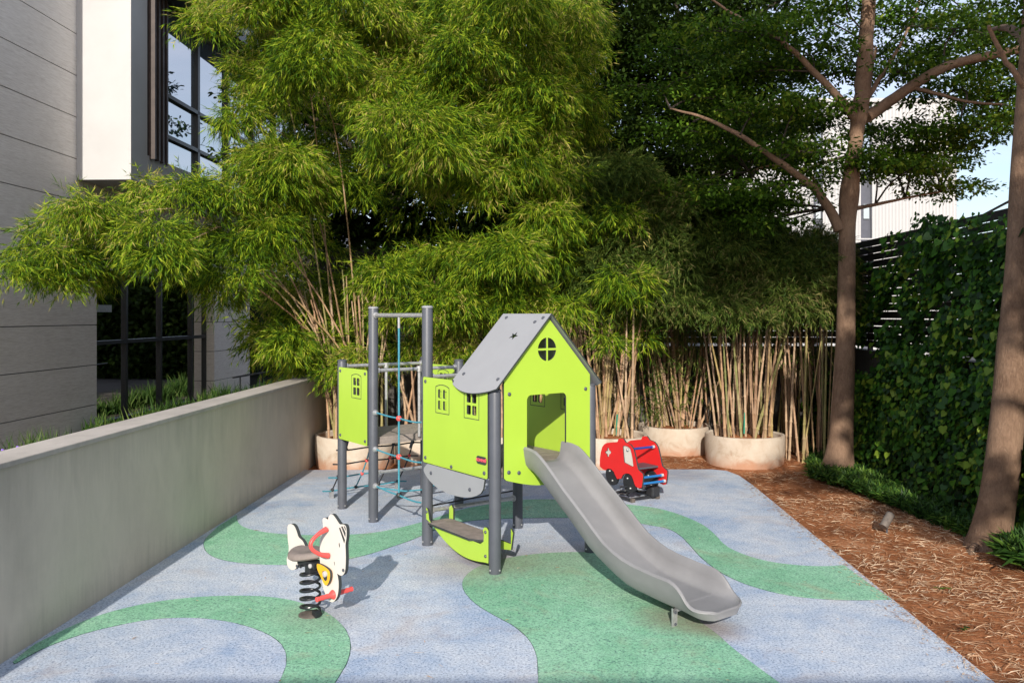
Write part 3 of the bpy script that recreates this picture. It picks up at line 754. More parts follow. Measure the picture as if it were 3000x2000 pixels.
for pts, r0, r1 in brs:
    m = MB(); branch(m, [atf(*p) for p in pts], r0, r1); m.build('branch', 'bark', t1, smooth=True)
T = []
def tiers(lst, ys, R, n, ll, lw, out):
    for (x, y) in lst:
        Y = random.uniform(*ys); c = atf(x, y, Y); out.append(tier(c, R*random.uniform(.75,1.2), .05, n, ll, lw))
tiers([(1800,60),(1900,40),(1850,110),(1700,90),(1760,150),(1880,170),(1680,180),(1640,60),(1830,230),(1740,250),(1560,120),(1600,220),(2060,60),(2120,120),(2090,20),(2180,60),(2170,150),(2240,100),
       (2050,150),(2010,120),(2220,30),(1950,-20),(2270,160),(2200,200),(1890,260),(1790,290),(2040,290),(2110,300),(2050,340),(2160,330),(2120,360),(2200,290),
       (1860,330),(1780,350),(1700,350),(1640,300),(2000,370),(2070,390),(1830,400),(1740,430),(1800,460),(1690,460),(1760,500),(1700,530),(2160,425),(2130,370),(1760,330),(1720,460),(1600,420),(1560,300),(1520,200),(1660,560),
       (2300,60),(2330,150),(2340,250),(2300,210),(2290,280),(2345,60),(2260,230)], (10.9,13.0), .70, 1000, .072, .038, T)
a = cat(T); leaves('crown', *a, 'tleaf', 'oval', t1, .15)
limbs = [atf(*p) for pts, r0, r1 in brs for p in pts[1:]]
def twigs(T, limbs, parent, mat, r=.012):
    m = MB()
    for t in T:
        c = Vector(t[0].mean(0)); q = min(limbs, key=lambda l: (l-c).length+max(0, l.z-c.z)*1.5)
        if (q-c).length > 2.6: continue
        mid = q.lerp(c, .5)+Vector((random.gauss(0,.08), random.gauss(0,.08), .06)); L3 = smooth3([q, mid, c], 2); m.tube(L3, [r*(1.3-.7*i/(len(L3)-1)) for i in range(len(L3))], 5)
        for k in range(6):
            e = Vector(t[0][random.randrange(len(t[0]))]); m.tube([c.lerp(q,.15*random.random()), c.lerp(e,.55)+Vector((0,0,.03)), e], [r*.55,r*.4,r*.2], 4)
    return m.build('twigs', mat, parent)
twigs(T, limbs, t1, 'darkbark')
# tree two: thick trunk at the right edge
t2 = thing('tree', gf(2272,1245), 'thick grey brown tree leaning at the right edge beside the ivy', 'tree', 'brown barked trees on the right')
Y2 = 7.62
P = smooth3([atf(*p) for p in ((2268,1268,Y2),(2275,1230,Y2),(2297,1120,Y2),(2320,900,Y2),(2332,720,Y2),(2340,560,Y2),(2348,400,Y2),(2362,230,Y2),(2372,100,Y2),(2384,-60,Y2))])
R = [.152+.05*math.exp(-max(p.z,0)/.2)-.010*p.z-.03*max(0,(p.z-1.9))**.6*(p.z > 1.9) for p in P]
m = MB(); m.tube(P, [max(.1, r) for r in R], 22); m.build('trunk', 'bark', t2, smooth=True)
for k in range(7):
    q = -2.6+k*.75; b0 = P[1]
    m = MB(); branch(m, [b0+Vector((math.cos(q)*.12, math.sin(q)*.12, .10)), b0+Vector((math.cos(q)*.27, math.sin(q)*.27, .02)), b0+Vector((math.cos(q+.2)*.45, math.sin(q+.2)*.45, -.05))], .05,.015, 8); m.build('root', 'bark', t2, smooth=True)
m = MB(); branch(m, [atf(2356,215,Y2), atf(2335,170,Y2-.1), atf(2300,130,Y2-.1), atf(2270,60,Y2-.2)], .035,.015); m.build('branch', 'bark', t2, smooth=True)
for (q, l, z) in ((0,1.6,4.3),(1.2,1.8,4.6),(2.4,1.3,5.1),(-1,1.5,4.9)):
    b0 = at(3010,0,Y2); b0.z = z
    m = MB(); branch(m, [b0, b0+Vector((math.cos(q)*l*.5, math.sin(q)*l*.5, .45)), b0+Vector((math.cos(q)*l, math.sin(q)*l, .7))], .06,.02); m.build('branch', 'bark', t2, smooth=True)
T = [tier((5.4+random.uniform(-.6,2.2), 7.6+random.uniform(-1.2,1.8), random.uniform(4.6,6.6)), .7, .05, 500, .062, .03) for _ in range(26)]
T += [tier(atf(x, y, 7.7), .22, .04, 130, .05, .026) for x, y in ((2330,20),(2340,90),(2345,40))]
leaves('crown', *cat(T), 'tleaf', 'oval', t2, .15)
# darker trees beyond the back fence
def darktree(px, Y, base_r, lab_, pts, H=9.0, lean=0):
    X = (px-HX)/F*Y
    t = thing('tree', (X, Y, 0), lab_, 'tree', 'dark trees beyond the back fence')
    m = MB(); branch(m, [(X,Y,-.1),(X+lean*.3,Y,2.5),(X+lean*.6,Y,5),(X+lean,Y,H)], base_r, base_r*.35, 12, .05); m.build('trunk', 'darkbark', t, smooth=True)
    for k in range(12):
        z = random.uniform(3.6, H-1); q = random.uniform(0, 6.28); l = random.uniform(1.2, 2.4)
        m = MB(); branch(m, [(X+lean*z/H,Y,z),(X+lean*z/H+math.cos(q)*l*.5,Y+math.sin(q)*l*.5,z+l*.45),(X+lean*z/H+math.cos(q)*l,Y+math.sin(q)*l,z+l*.6)], base_r*.4, .02, 7, .04); m.build('branch', 'darkbark', t, smooth=True)
    T = []
    for (fx, fy) in pts:
        c = atf(fx+random.uniform(-25,25), fy+random.uniform(-15,15), Y+random.uniform(-1.6,1.6)); T.append(tier(c, random.uniform(.8,1.2), .07, 780, .11, .06, 30))
    leaves('crown', *cat(T), 'dleaf', 'oval', t, .15)
gridp = lambda x0, x1, y0, y1, dx, dy: [(x, y) for x in range(x0, x1, dx) for y in range(y0, y1, dy)]
darktree(2155, 16.5, .16, 'dark tree with straight trunk left of the forked brown tree, beyond the fence', gridp(1540,1830,-40,400,62,50)+gridp(1560,1700,400,560,80,60))
darktree(2008, 17.5, .13, 'dark tree with branching low limbs showing behind the bamboo crowns', gridp(1330,1560,-40,400,58,48)+gridp(1330,1520,380,560,60,50), lean=-.2)
darktree(1560, 15.6, .2, 'dark tree mostly hidden behind the bright bamboo', gridp(1080,1370,-60,620,68,56))
darktree(1150, 16.0, .2, 'dark tree behind the upper left of the bamboo', gridp(640,1080,-60,620,70,58), 8)

def bushy(X, Y, W, H, lab_, n):
    t = thing('tree', (X, Y, 0), lab_, 'tree', 'broad dark trees far behind the bamboo')
    m = MB(); branch(m, [(X,Y,-.1),(X+.1,Y,H*.4),(X,Y,H*.8)], .22,.06, 12, .05); m.build('trunk', 'darkbark', t, smooth=True)
    T = []
    for _ in range(n):
        u = rdir(1)[0]*random.random()**.33; c = (X+u[0]*W, Y+u[1]*W*.5, .3+H*.5+u[2]*H*.5); T.append(tier(c, .8, .14, 200, .20, .11, 20))
    leaves('crown', *cat(T), 'dleaf', 'oval', t, .15)
bushy(-2.9, 17.5, 2.2, 5.5, 'broad dark tree far behind, left of the playhouse roof', 60)
bushy(.6, 18.0, 2.2, 5.6, 'broad dark tree far behind, straight above the playhouse', 60)
bushy(6.0, 36, 5.0, 9.5, 'broad dark tree beside the far white building', 60)
n_ = 60000; hx = RNG.uniform(-7, 4, n_); hy = 28+RNG.normal(size=n_)*.4; hz_ = 3.4*RNG.random(n_)  # added leaf mass, darkens what the lower windows reflect
ob = leaves('hedge', np.stack([hx, hy, hz_], 1), rdir(n_), rdir(n_)+np.array([0,-.6,.3]), .16+.10*RNG.random(n_), .09+.04*RNG.random(n_), 'dleaf', 'oval', None, .1)
tag(ob, 'long dark hedge added far behind the playground to be reflected in the windows', 'hedge')
struct(MB().box((0, 60, -.02), (130, 91.3, .04)).build('added_pavement', 'backwall'))  # added dark sheet, keeps the red soil out of the window reflections
# ivy on the right fence
def ivy():
    n = 38000
    Yv = 6.0+8.0*RNG.random(n); z = 3.35*RNG.random(n)**.95
    top = 3.10+.09*np.sin(Yv*2.1)+.08*np.sin(Yv*5.3+1)
    keep = z < top
    # thinner far along the fence, patchy
    pch = np.sin(Yv*3.1+np.sin(z*2.7)*1.5)*np.sin(z*3.7+Yv*1.3)
    keep &= (Yv < 10.6) & ((pch > -.6) | (z > 2.75) | (z < 1.6) | (Yv < 8)) | ((pch > .25) & (z < 2.9)) | ((Yv > 10.0) & (z < 1.3)) 
    keep &= ~((Yv > 12.6) & (z > 1.2))
    Yv, z = Yv[keep], z[keep]; n = len(z)
    x = fencex(Yv)-.03-.22*RNG.random(n)-.18*np.clip(1.6-z, 0, 2)*RNG.random(n)-.22*(z > 2.9)*RNG.random(n)
    zz = z+RNG.normal(size=n)*.03+.06*(z > 3.0)
    D = np.stack([-.35-.2*RNG.random(n), RNG.normal(size=n)*.5, -.75+RNG.normal(size=n)*.35], 1)
    N = np.stack([-1*np.ones(n), -.25+RNG.normal(size=n)*.45, .45+RNG.normal(size=n)*.4], 1)
    L = .034+.062*RNG.random(n)**1.8; x = x-.10*(1+np.sin(Yv*5.1+z*2.3)*np.sin(z*4.7-Yv*2.2)); zz = zz-.05*RNG.random(n)
    o = leaves('ivy', np.stack([x, Yv, zz], 1), D, N, L, L*1.05, 'ivy', 'heart', None, .12)
    tag(o, 'dense climbing ivy with heart shaped leaves covering the right fence', 'climber')
ivy()
def clampout(x, y): return x > redge(y)+.05
# low strappy ground cover at the foot of the ivy
def cover(name, pts, n, label, r=.10, L0=.10, W0=.024, mat='cover', zof=0.0):
    poly = pts; T = []
    xs_ = [p[0] for p in poly]; ys_ = [p[1] for p in poly]
    C = []
    def inside(x, y):
        c = False; j = len(poly)-1
        for i in range(len(poly)):
            if (poly[i][1] > y) != (poly[j][1] > y) and x < (poly[j][0]-poly[i][0])*(y-poly[i][1])/(poly[j][1]-poly[i][1])+poly[i][0]: c = not c
            j = i
        return c
    while len(C) < n:
        x, y = random.uniform(min(xs_), max(xs_)), random.uniform(min(ys_), max(ys_))
        if inside(x, y): C.append((x, y, random.uniform(0,.08)+zof))
    C = np.array(C); k = 9
    o = np.repeat(C, k, 0)+RNG.normal(size=(n*k, 3))*np.array([.02,.02,.01])
    d = RNG.normal(size=(n*k, 3))*np.array([1,1,.3])+np.array([0,0,.75]); nn = rdir(n*k)*.4+np.array([0,-.3,1])
    L = L0*(.5+.9*RNG.random(n*k)); ob = leaves(name, o, d, nn, L, W0*(.7+.6*RNG.random(n*k)), mat, 'kite', None, .25)
    return ob
g1 = [tuple(gf(x, y)[:2]) for x, y in ((1862,1098),(1900,1112),(1960,1130),(2010,1150),(2070,1175),(2140,1205),(2215,1238))]
poly = g1+[(4.45,7.9),(5.1,7.4),(5.15,12.9),(4.6,12.9)]
o = cover('ground_cover', poly, 3600, ''); tag(o, 'dark green strappy ground cover at the foot of the ivy', 'ground cover', None, 'stuff')
o = cover('shrub', [(4.17,6.85),(4.6,6.8),(4.8,7.5),(4.62,7.55),(4.2,7.2)], 260, '', zof=.05, L0=.16, W0=.045); tag(o, 'small glossy leaved shrub at the right edge beside the thick tree', 'shrub')
# greenery behind the left wall
def tuft(X, Y, z, n, h, label, name='grass_tuft', mat='grass', spread=.15, wdt=.01):
    o = np.array([X,Y,z])+RNG.normal(size=(n,3))*np.array([spread,spread*1.6,.02]); d = RNG.normal(size=(n,3))*np.array([.35,.35,.1])+np.array([0,0,1]); 
    ob = leaves(name, o, d, rdir(n), h*(.4+.8*RNG.random(n)), np.full(n, wdt), mat, 'kite', None, .3)
    return tag(ob, label, 'plant', 'plants behind the left wall')
fp = tuft(-5.5, 9.0, .1, 260, .50, 'tiny purple flowered plant at the far left over the wall', 'flowering_plant', 'grass', .08, .018)
tuft(-5.6, 9.9, .1, 700, .62, 'bushy weed growing over the wall in front of the stone cladding', 'weed', 'grass', .16, .03)
for k in range(9):
    tuft([-6.95,-6.6,-6.5,-6.6,-6.5,-6.5,-6.3,-6.2,-5.9][k], 14.2+k*.95, .08, 230, .34+.08*(k % 3), ['low fern', 'grassy tuft', 'leafy weed'][k % 3]+' behind the wall, '+['nearest below the dark window','second below the window','below the middle of the window','below the right window bay','before the stone pillar','right of the stone pillar','further right of the pillar','under the drooping bamboo','at the far corner of the wall'][k], 'grass_tuft', 'grass', .12, .034)
m = MB()
for k in range(7): m.lathe((-5.52+random.gauss(0,.09), 9.0+random.gauss(0,.09), .66+random.random()*.06), [(.004,-.01),(.016,.0),(.010,.012)], 6)
m.build('blossoms', 'purple', fp)
# railing further behind
m = MB()
for k in range(5): m.tube([(-5.2+k*.1, 16.0+k*.9, .05), (-5.2+k*.1, 16.0+k*.9, .95)], .014, 6)
m.tube([(-5.24,15.7,.95),(-4.75,20.2,.95)], .016, 6)
tag(m.build('railing', 'frame'), 'thin dark metal railing beyond the far end of the left wall', 'railing')

# straw and dead bamboo leaves on the soil
def straw():
    n = 36000
    X = RNG.uniform(2.4, 5.3, n); Y = RNG.uniform(3.6, 14, n)
    k1 = (X > 2.83+.038*(Y-4.84)) & (Y < 11.4)
    dens = np.sin(X*2.3+Y*.9)*np.sin(Y*1.7-X)+1.2; k1 &= RNG.random(n)*2.0 < dens
    X1, Y1_ = X[k1], Y[k1]
    m_ = 5200; X2 = RNG.uniform(-2.7, 4.4, m_); Y2_ = RNG.uniform(11.6, 13.6, m_)
    Y3 = RNG.uniform(4.2, 10.5, 700); X3 = 2.80+.038*(Y3-4.84)-.01-np.abs(RNG.normal(size=700))*.07
    X4 = RNG.uniform(-2.7, 2.7, 110); Y4 = RNG.uniform(4.5, 11.4, 110)
    X = np.concatenate([X1, X2]); Y = np.concatenate([Y1_, Y2_])
    Z = np.concatenate([np.array([gz(a, b) for a, b in zip(X, Y)])+.004+.012*RNG.random(len(X)), np.full(810, .0075)])
    X = np.concatenate([X, X3, X4]); Y = np.concatenate([Y, Y3, Y4]); n = len(X)
    q = RNG.normal(size=n)*.9+.2; D = np.stack([np.cos(q), np.sin(q), RNG.normal(size=n)*.10], 1); D[-810:, 2] = 0.0
    N = np.stack([RNG.normal(size=n)*.3, RNG.normal(size=n)*.3, np.ones(n)], 1)
    Ls_ = .05+.15*RNG.random(n)**1.7; Ls_[-810:] *= .45; N[-810:, :2] *= .1
    o = leaves('straw_litter', np.stack([X, Y, Z], 1), D, N, Ls_, .004+.005*RNG.random(n), 'straw', 'kite', None, .1)
    tag(o, 'dry straw and dead bamboo leaves scattered over the red soil', 'straw', None, 'stuff')
straw()
# a few green fallen leaves
for (fx, fy, lb) in ((2165,1345,'green fallen leaf on the straw near the right edge'),(2215,1440,'small green sprig on the red soil at the lower right')):
    c = gf(fx, fy, .02); o = leaves('fallen_leaf', np.array([c]*4)+RNG.normal(size=(4,3))*np.array([.03,.03,.003]), rdir(4)*np.array([1,1,.1]), np.array([[0,0,1]]*4)+rdir(4)*.2, np.full(4,.06), np.full(4,.03), 'ivy', 'oval'); tag(o, lb, 'leaf')
# garden spotlight
sp = gf(2037,1222); t = thing('garden_spotlight', sp, 'small grey garden spotlight tilted on the soil before the ground cover', 'lamp')
m = MB(); m.tube([sp+Vector((0,0,-.02)), sp+Vector((0,0,.10))], .010, 8); m.build('spike', 'post', t)
m = MB(); m.tube([sp+Vector((-.05,-.03,.06)), sp+Vector((.05,.03,.17))], .042, 16); m.build('lamp_head', 'dustyblack', t, smooth=True)
m = MB(); m.tube([sp+Vector((.051,.031,.171)), sp+Vector((.055,.033,.175))], .036, 16); m.build('lens', 'black', t)
# cable
a, b = at(2800,650,11.0), at(2960,588,9.0)
tag(MB().tube([a, (a+b)/2-Vector((0,0,.05)), b, at(3050,560,8)], .014, 6).build('cable', 'black'), 'dark cable running above the ivy at the right edge', 'cable')
# dark box on the wall behind the tree
b = at(2513,1130,13.0); tag(MB().box(b, (.12,.1,.42)).build('junction_box', 'darkslot', bevel=.01), 'narrow dark box on the wall just right of the slender tree', 'box')

# ------------------------------------------------------------------ play tower
A = Vector((-.14, 6.89, 0)); U = Vector((.802,.597,0)).normalized(); V = Vector((-.597,.802,0)).normalized(); LU, LV = 1.05, 1.08
def pt(a, b, z=0): p = A+U*a+V*b; p.z = z; return p
Z = Vector((0,0,1))
tw = thing('play_tower', pt(.5,1.2), 'lime green playhouse tower on dark grey posts with slide, bench and rope climbing frame', 'play structure')
FLR = .86
def post(a, b, h, dust=0):
    m = MB(); p = pt(a, b, 0); r = .050
    m.tube([p, p+Z*(h-.02), p+Z*h], [r, r, r*.9], 28, 0)
    o = m.build('post', ['post'], tw, smooth=True)
    q = MB(); q.tube([p+Z*(h-.001), p+Z*(h+.012), p+Z*(h+.02)], [r+.003, r+.003, r*.7], 28); q.build('post_cap', 'grey' if h > 2 else 'post', o, smooth=True)
    for s in (-.9, .9, 2.4):
        d = Vector((math.sin(s), -math.cos(s), 0)); q = MB(); q.tube([p+d*r*.98+Z*.035, p+d*(r+.006)+Z*.035], [.009,.007], 10); q.build('bolt', 'galv', o)
    return o
post(0,0,1.50); post(LU,0,1.50); pB = post(0,LV,2.195); post(LU,LV,1.62); pE = post(0,2*LV,2.195); post(LU,2*LV,1.62); post(0,2.9,1.62); post(LU,2.9,1.62)
def bolts(parent, P, d, n, pts, r=.017):
    for (a, b) in pts:
        c = Vector((P[0],P[1],P[2]))+Vector(d)*a+Z*b
        m = MB(); m.tube([c, c+n*.006, c+n*.012], [r, r*.95, r*.5], 14); m.tube([c+n*.012, c+n*.0135], [r*.42,r*.42], 6); m.build('bolt', 'post', parent, smooth=True)
def arc(cx, cy, r, a0, a1, n, ry=None): 
    return [(cx+math.cos(a0+(a1-a0)*i/n)*r, cy+math.sin(a0+(a1-a0)*i/n)*(ry or r)) for i in range(n+1)]
def rrect(x0, z0, x1, z1, r, n=4):
    return arc(x1-r,z0+r,r,-math.pi/2,0,n)+arc(x1-r,z1-r,r,0,math.pi/2,n)+arc(x0+r,z1-r,r,math.pi/2,math.pi,n)+arc(x0+r,z0+r,r,math.pi,1.5*math.pi,n)
def archw(x0, z0, x1, z1, rise, n=8):      # rectangle with a slightly arched head
    w_ = x1-x0; R = (w_*w_/4+rise*rise)/(2*rise); cx = (x0+x1)/2; cy = z1+rise-R; h = math.asin(w_/2/R)
    return [(x0,z0),(x1,z0)]+arc(cx,cy,R,math.pi/2-h,math.pi/2+h,n)
def window_holes(cx, z0, z1, w_):
    g_ = .011; h = (z1-z0)/2; out = []
    mz = (z0+z1)/2
    for sx in (-1, 1):
        xa, xb = (cx-w_/2, cx-g_) if sx < 0 else (cx+g_, cx+w_/2)
        out.append(rrect(xa, z0, xb, mz-g_, .010)); out.append(rrect(xa, mz+g_, xb, z1, .010))
    return out
def wframe(parent, P, d, n, cx, z0, z1, w_):
    """engraved dark line round a window, a shallow inlay"""
    o1 = archw(cx-w_/2-.042, z0-.036, cx+w_/2+.042, z1+.022, .022); o2 = archw(cx-w_/2-.036, z0-.030, cx+w_/2+.036, z1+.016, .022)
    m = MB(); m.plate(o1, P, d, .003, [o2], .0015, nrm=n); m.build('window_frame', 'core', parent)
nAB = -U; nAG = -V
def side_panel(b0, b1, a, n, wins, z0=.777, z1=1.56, under=False):
    P = pt(a, b0)
    L = b1-b0
    holes = []
    for c in wins: holes += window_holes(c, 1.285, 1.465, .145)
    outl = [(0.0,z0+.012),(.012,z0),(L-.012,z0),(L,z0+.012),(L,z1-.012),(L-.012,z1)]+([(.545,z1),(.51,1.508),(0,1.508)] if under else [(.012,z1),(0,z1-.012)])
    m = MB(); m.plate(outl, P, V, .019, holes, .0095, nrm=n); o = m.build('side_panel', ['lime','core'], tw)
    Pf = P+n*.0095
    for c in wins: wframe(o, Pf, V, n, c, 1.285, 1.465, .145)
    bolts(o, Pf, V, n, [(.045,z0+.045),(L-.045,z0+.045),(L-.045,z1-.04)]+([] if under else [(.045,z1-.04)]))
    return o, Pf
o, Pf = side_panel(.03, 1.065, -.045, -U, [.236,.70], under=True)
P0 = Pf
q = rrect(.13,.855,.285,.935,.035,5)
bolts(o, Pf, V, -U, [(.55,.80)])
# maker's badge: dark pill with red lettering
def on_ab(px, py): s, z = onpl(px, py, (Pf.x, Pf.y), (V.x, V.y)); return s, z
s0, zz0 = on_ab(1397,1335); s1_, zz1 = on_ab(1428,1360)
sc0 = on_ab(1411,1348)
bc, bz = sc0; bw_, bh_ = .148, .066
m = MB(); m.plate(rrect(bc-bw_/2, bz-bh_/2, bc+bw_/2, bz+bh_/2, .026, 5), Pf, V, .004, off=.004, nrm=-U); m.build('badge', ['core','core'], o)
tc_ = bpy.data.curves.new('badge_lettering', 'FONT'); tc_.body = 'KOMPAN'; tc_.size = .034; tc_.align_x = 'CENTER'; tc_.align_y = 'CENTER'; tc_.extrude = .0012; tc_.offset = .0012
to = bpy.data.objects.new('tmp', tc_); COL.objects.link(to); bpy.context.view_layer.update()
me = bpy.data.meshes.new_from_object(to.evaluated_get(bpy.context.evaluated_depsgraph_get())); bpy.data.objects.remove(to)
me.materials.clear(); me.materials.append(plain('badge_red', (.80,.10,.14), .5))
org = Pf+V*bc+Z*bz+(-U)*.0055
Mx = Matrix.Identity(4); 
for i in range(3): Mx[i][0] = (-V)[i]; Mx[i][1] = Z[i]; Mx[i][2] = (-U)[i]; Mx[i][3] = org[i]
me.transform(Mx); link('badge_lettering', me, o)
m = MB(); cst = org+(-V)*.066+Z*.014
for k in range(3):
    q = k*math.pi/3; dd = (-V)*math.cos(q)+Z*math.sin(q); m.box(cst, (.018,.004,.003), dx=dd, dy=dd.cross(U), dz=U)
m.build('badge_star', plain('badge_red', (.80,.10,.14), .5), o)
o, Pf2 = side_panel(.03, 1.065, LU-.045+.03, -U, [.236,.70], under=True)
o, Pf3 = side_panel(2*LV+.03, 2.9-.03, -.045, -U, [.25])
o, Pf4 = side_panel(2*LV+.03, 2.9-.03, LU+.03, -U, [.33])
# gable panel
P = pt(0,-.045); gP = P
gab = [(.052,.785),(.075,.765)]+[(.075+.9*t, .765-.085*math.sin(math.pi*t)) for t in [i/14 for i in range(1,14)]]+[(.975,.765),(.998,.785),(.998,1.602),(.525,2.103),(.052,1.602)]
door = rrect(.290,.862,.722,1.455,.045,5)
def quarter(cx, cz, r, g_, k):
    a0 = k*math.pi/2; c = []
    ofx, ofz = (g_ if k in (0,3) else -g_), (g_ if k in (0,1) else -g_)
    da = math.asin(g_/r)
    c = arc(cx, cz, r, a0+da, a0+math.pi/2-da, 8)
    c.append((cx+ofx, cz+ofz)); return c
holes = [door]+[quarter(.508,1.836,.100,.009,k) for k in range(4)]
m = MB(); m.plate(gab, P, U, .019, holes, .0095, nrm=-V); gp = m.build('gable_panel', ['lime','core'], tw)
bolts(gp, P+(-V)*.0095, U, -V, [(.105,1.475),(.945,1.475),(.10,.83),(.205,.815),(.945,.83)])
# back gable top of the house (inside, carries the roof)
gab2 = [(.052,1.56),(.998,1.56),(.998,1.52),(1.0,1.50),(.525,2.075),(.05,1.50)]
m = MB(); m.plate([(.06,1.58),(.99,1.58),(.525,2.09)], pt(0,.52), U, .019, [quarter(.525,1.80,.085,.009,k) for k in range(4)], 0, nrm=-V); m.build('rear_gable_panel', ['lime','core'], tw)
# roof boards
apex = 2.135; eave = 1.500
for sgn in (-1, 1):
    a_top = .525; a_bot = -.075 if sgn < 0 else LU+.075
    dv = (pt(a_bot,0,eave)-pt(a_top,0,apex)); Ls = dv.length; dvn = dv.normalized(); n = V.cross(dvn); n = n if n.z > 0 else -n
    # outline in (along V, down slope)
    b0, b1 = -.095, .60
    top = [(b0,0.0),(b1,0.0)] if sgn < 0 else [(b0,.0),(b1,.0)]
    outl = [(b0,0),(b1,0),(b1,Ls-.055)]+[(b1+(b0-b1)*t, Ls-.055+.085*math.sin(math.pi*t)**.8+.02*t) for t in [i/12 for i in range(1,12)]]+[(b0,Ls-.035)]
    holes = []
    if sgn < 0:
        # small bird shaped cut-out
        cs, cz = .19, Ls*.30
        bird = [(-.055,.0),(-.02,-.008),(-.005,-.045),(.012,-.012),(.05,-.03),(.03,.0),(.055,.03),(.01,.018),(-.012,.045),(-.018,.014)]
        holes = [[(cs+x, cz+y) for x, y in bird]]
    m = MB(); m.plate(outl, pt(a_top,0,apex), V, .014, holes, .007, nrm=n, up=dvn); ro = m.build('roof_panel', ['grey','core'], tw)
    for (s, d) in ((-.03,.05),(.04,.10),(.5,.05),(-.03,Ls-.13),(.5,Ls-.15)):
        c = pt(a_top,0,apex)+V*s+dvn*d+n*.007
        q = MB(); q.tube([c, c+n*.006, c+n*.011], [.017,.016,.009], 14); q.build('bolt', 'post', ro, smooth=True)
# dark ridge bracket
MB().box(pt(.525,-.02,apex-.07), (.05,.02,.06), dx=U, dy=V).build('ridge_bracket', 'black', tw)
# curved grey skirt under the side panel
sk = [(.965,.775),(1.045,.715),(1.0,.665),(.90,.61),(.75,.573),(.55,.560),(.35,.572),(.20,.605),(.08,.665),(.055,.765)]
m = MB(); m.plate(smooth([(a,b) for a, b in sk],1,False)+[(.055,.772)], pt(-.068,0), V, .015, nrm=-U); o = m.build('skirt_panel', ['grey','core'], tw)
bolts(o, pt(-.068,0), V, -U, [(.90,.70),(.27,.655)])
# platforms
def platform(a0, a1, b0, b1, z):
    m = MB(); n = 7
    m.box(pt((a0+a1)/2,(b0+b1)/2,z-.035), (a1-a0, b1-b0, .03), 1, dx=U, dy=V)
    for k in range(n):
        wv = (b1-b0)/n; m.box(pt((a0+a1)/2, b0+wv*(k+.5), z-.009), (a1-a0, wv-.006, .02), 0, dx=U, dy=V)
    m.box(pt((a0+a1)/2, b0+.012, z-.05), (a1-a0, .02, .05), 1, dx=U, dy=V)
    return m.build('platform', ['deck','deck'], tw)
platform(.055, LU-.055, -.03, LV-.03, FLR); platform(.02, LU-.02, 2*LV+.02, 2.9+.02, FLR)
m = MB(); m.box(pt(.525,-.06,FLR-.015), (.42,.06,.02), dx=U, dy=V); m.build('slide_sill', 'deck', tw)
# galvanised bars with end flanges
def bar(p, q, r=.019, mat='galv', name='handrail'):
    m = MB(); d = (q-p).normalized(); m.tube([p+d*.048, q-d*.048], r, 14); o = m.build(name, mat, tw, smooth=True)
    for e, s in ((p, 1), (q, -1)):
        k = MB(); k.tube([e+d*s*.045, e+d*s*.062], .032, 16); k.build('flange', 'galv', o, smooth=True)
    return o
bar(pt(0,LV,2.125), pt(0,2*LV,2.125), .021)
bar(pt(0,LV,1.555), pt(LU,LV,1.555)); bar(pt(0,2*LV,1.555), pt(LU,2*LV,1.555)); bar(pt(0,2.9,1.565), pt(LU,2.9,1.565))
bar(pt(0,LV,.315), pt(LU,LV,.30), .019); bar(pt(0,2*LV,.50), pt(LU,2*LV,.50), .018)
for (a, b) in ((.545,2*LV),(.545,2.9)):
    m = MB(); m.tube([pt(a,b,1.555), pt(a,b,FLR-.03)], .017, 12); o = m.build('upright', 'galv', tw, smooth=True)
    k = MB(); k.tube([pt(a,b,1.525), pt(a,b,1.585)], .028, 14); k.build('clamp', 'galv', o, smooth=True)
# bench between the two front posts
bn = [(1.05,.36),(1.02,.345),(1.0,.30),(.99,.255),(.93,.215),(.16,.215),(.115,.245),(.11,.30),(.125,.34),(.105,.365),(.07,.37),(.045,.35),(.045,.08)]
bn += [(.05+ .93*t, .085-.105*math.sin(math.pi*min(1,t*1.0))**1.0*.55+.16*t**2.2) for t in [i/16 for i in range(1,16)]]+[(1.0,.24),(1.04,.25)]
m = MB(); m.plate(bn, pt(-.035,0), V, .018, nrm=-U); o = m.build('bench_panel', ['lime','core'], tw)
bolts(o, pt(-.035,0), V, -U, [(.085,.33),(.085,.13),(1.03,.32)], .014)
st = [(-.06,.30),(.02,.17),(.17,.17),(.195,.20),(.195,.97),(.16,1.01),(-.03,1.01),(-.06,.97)]
m = MB(); m.plate(st, pt(0,0,.235), U, .018, up=V, nrm=Z); m.build('bench_seat', ['deck','core'], tw, bevel=.003)
m = MB(); m.plate([(.05+x,z) for x, z in ((0,.33),(.0,.2),(.9,.2),(.9,.33),(.93,.36),(.97,.33),(.97,.18),(.6,.10),(.3,.10),(.0,.15),(-.03,.3))], pt(.20,0), V, .018, nrm=-U); m.build('bench_panel', ['lime','core'], tw)
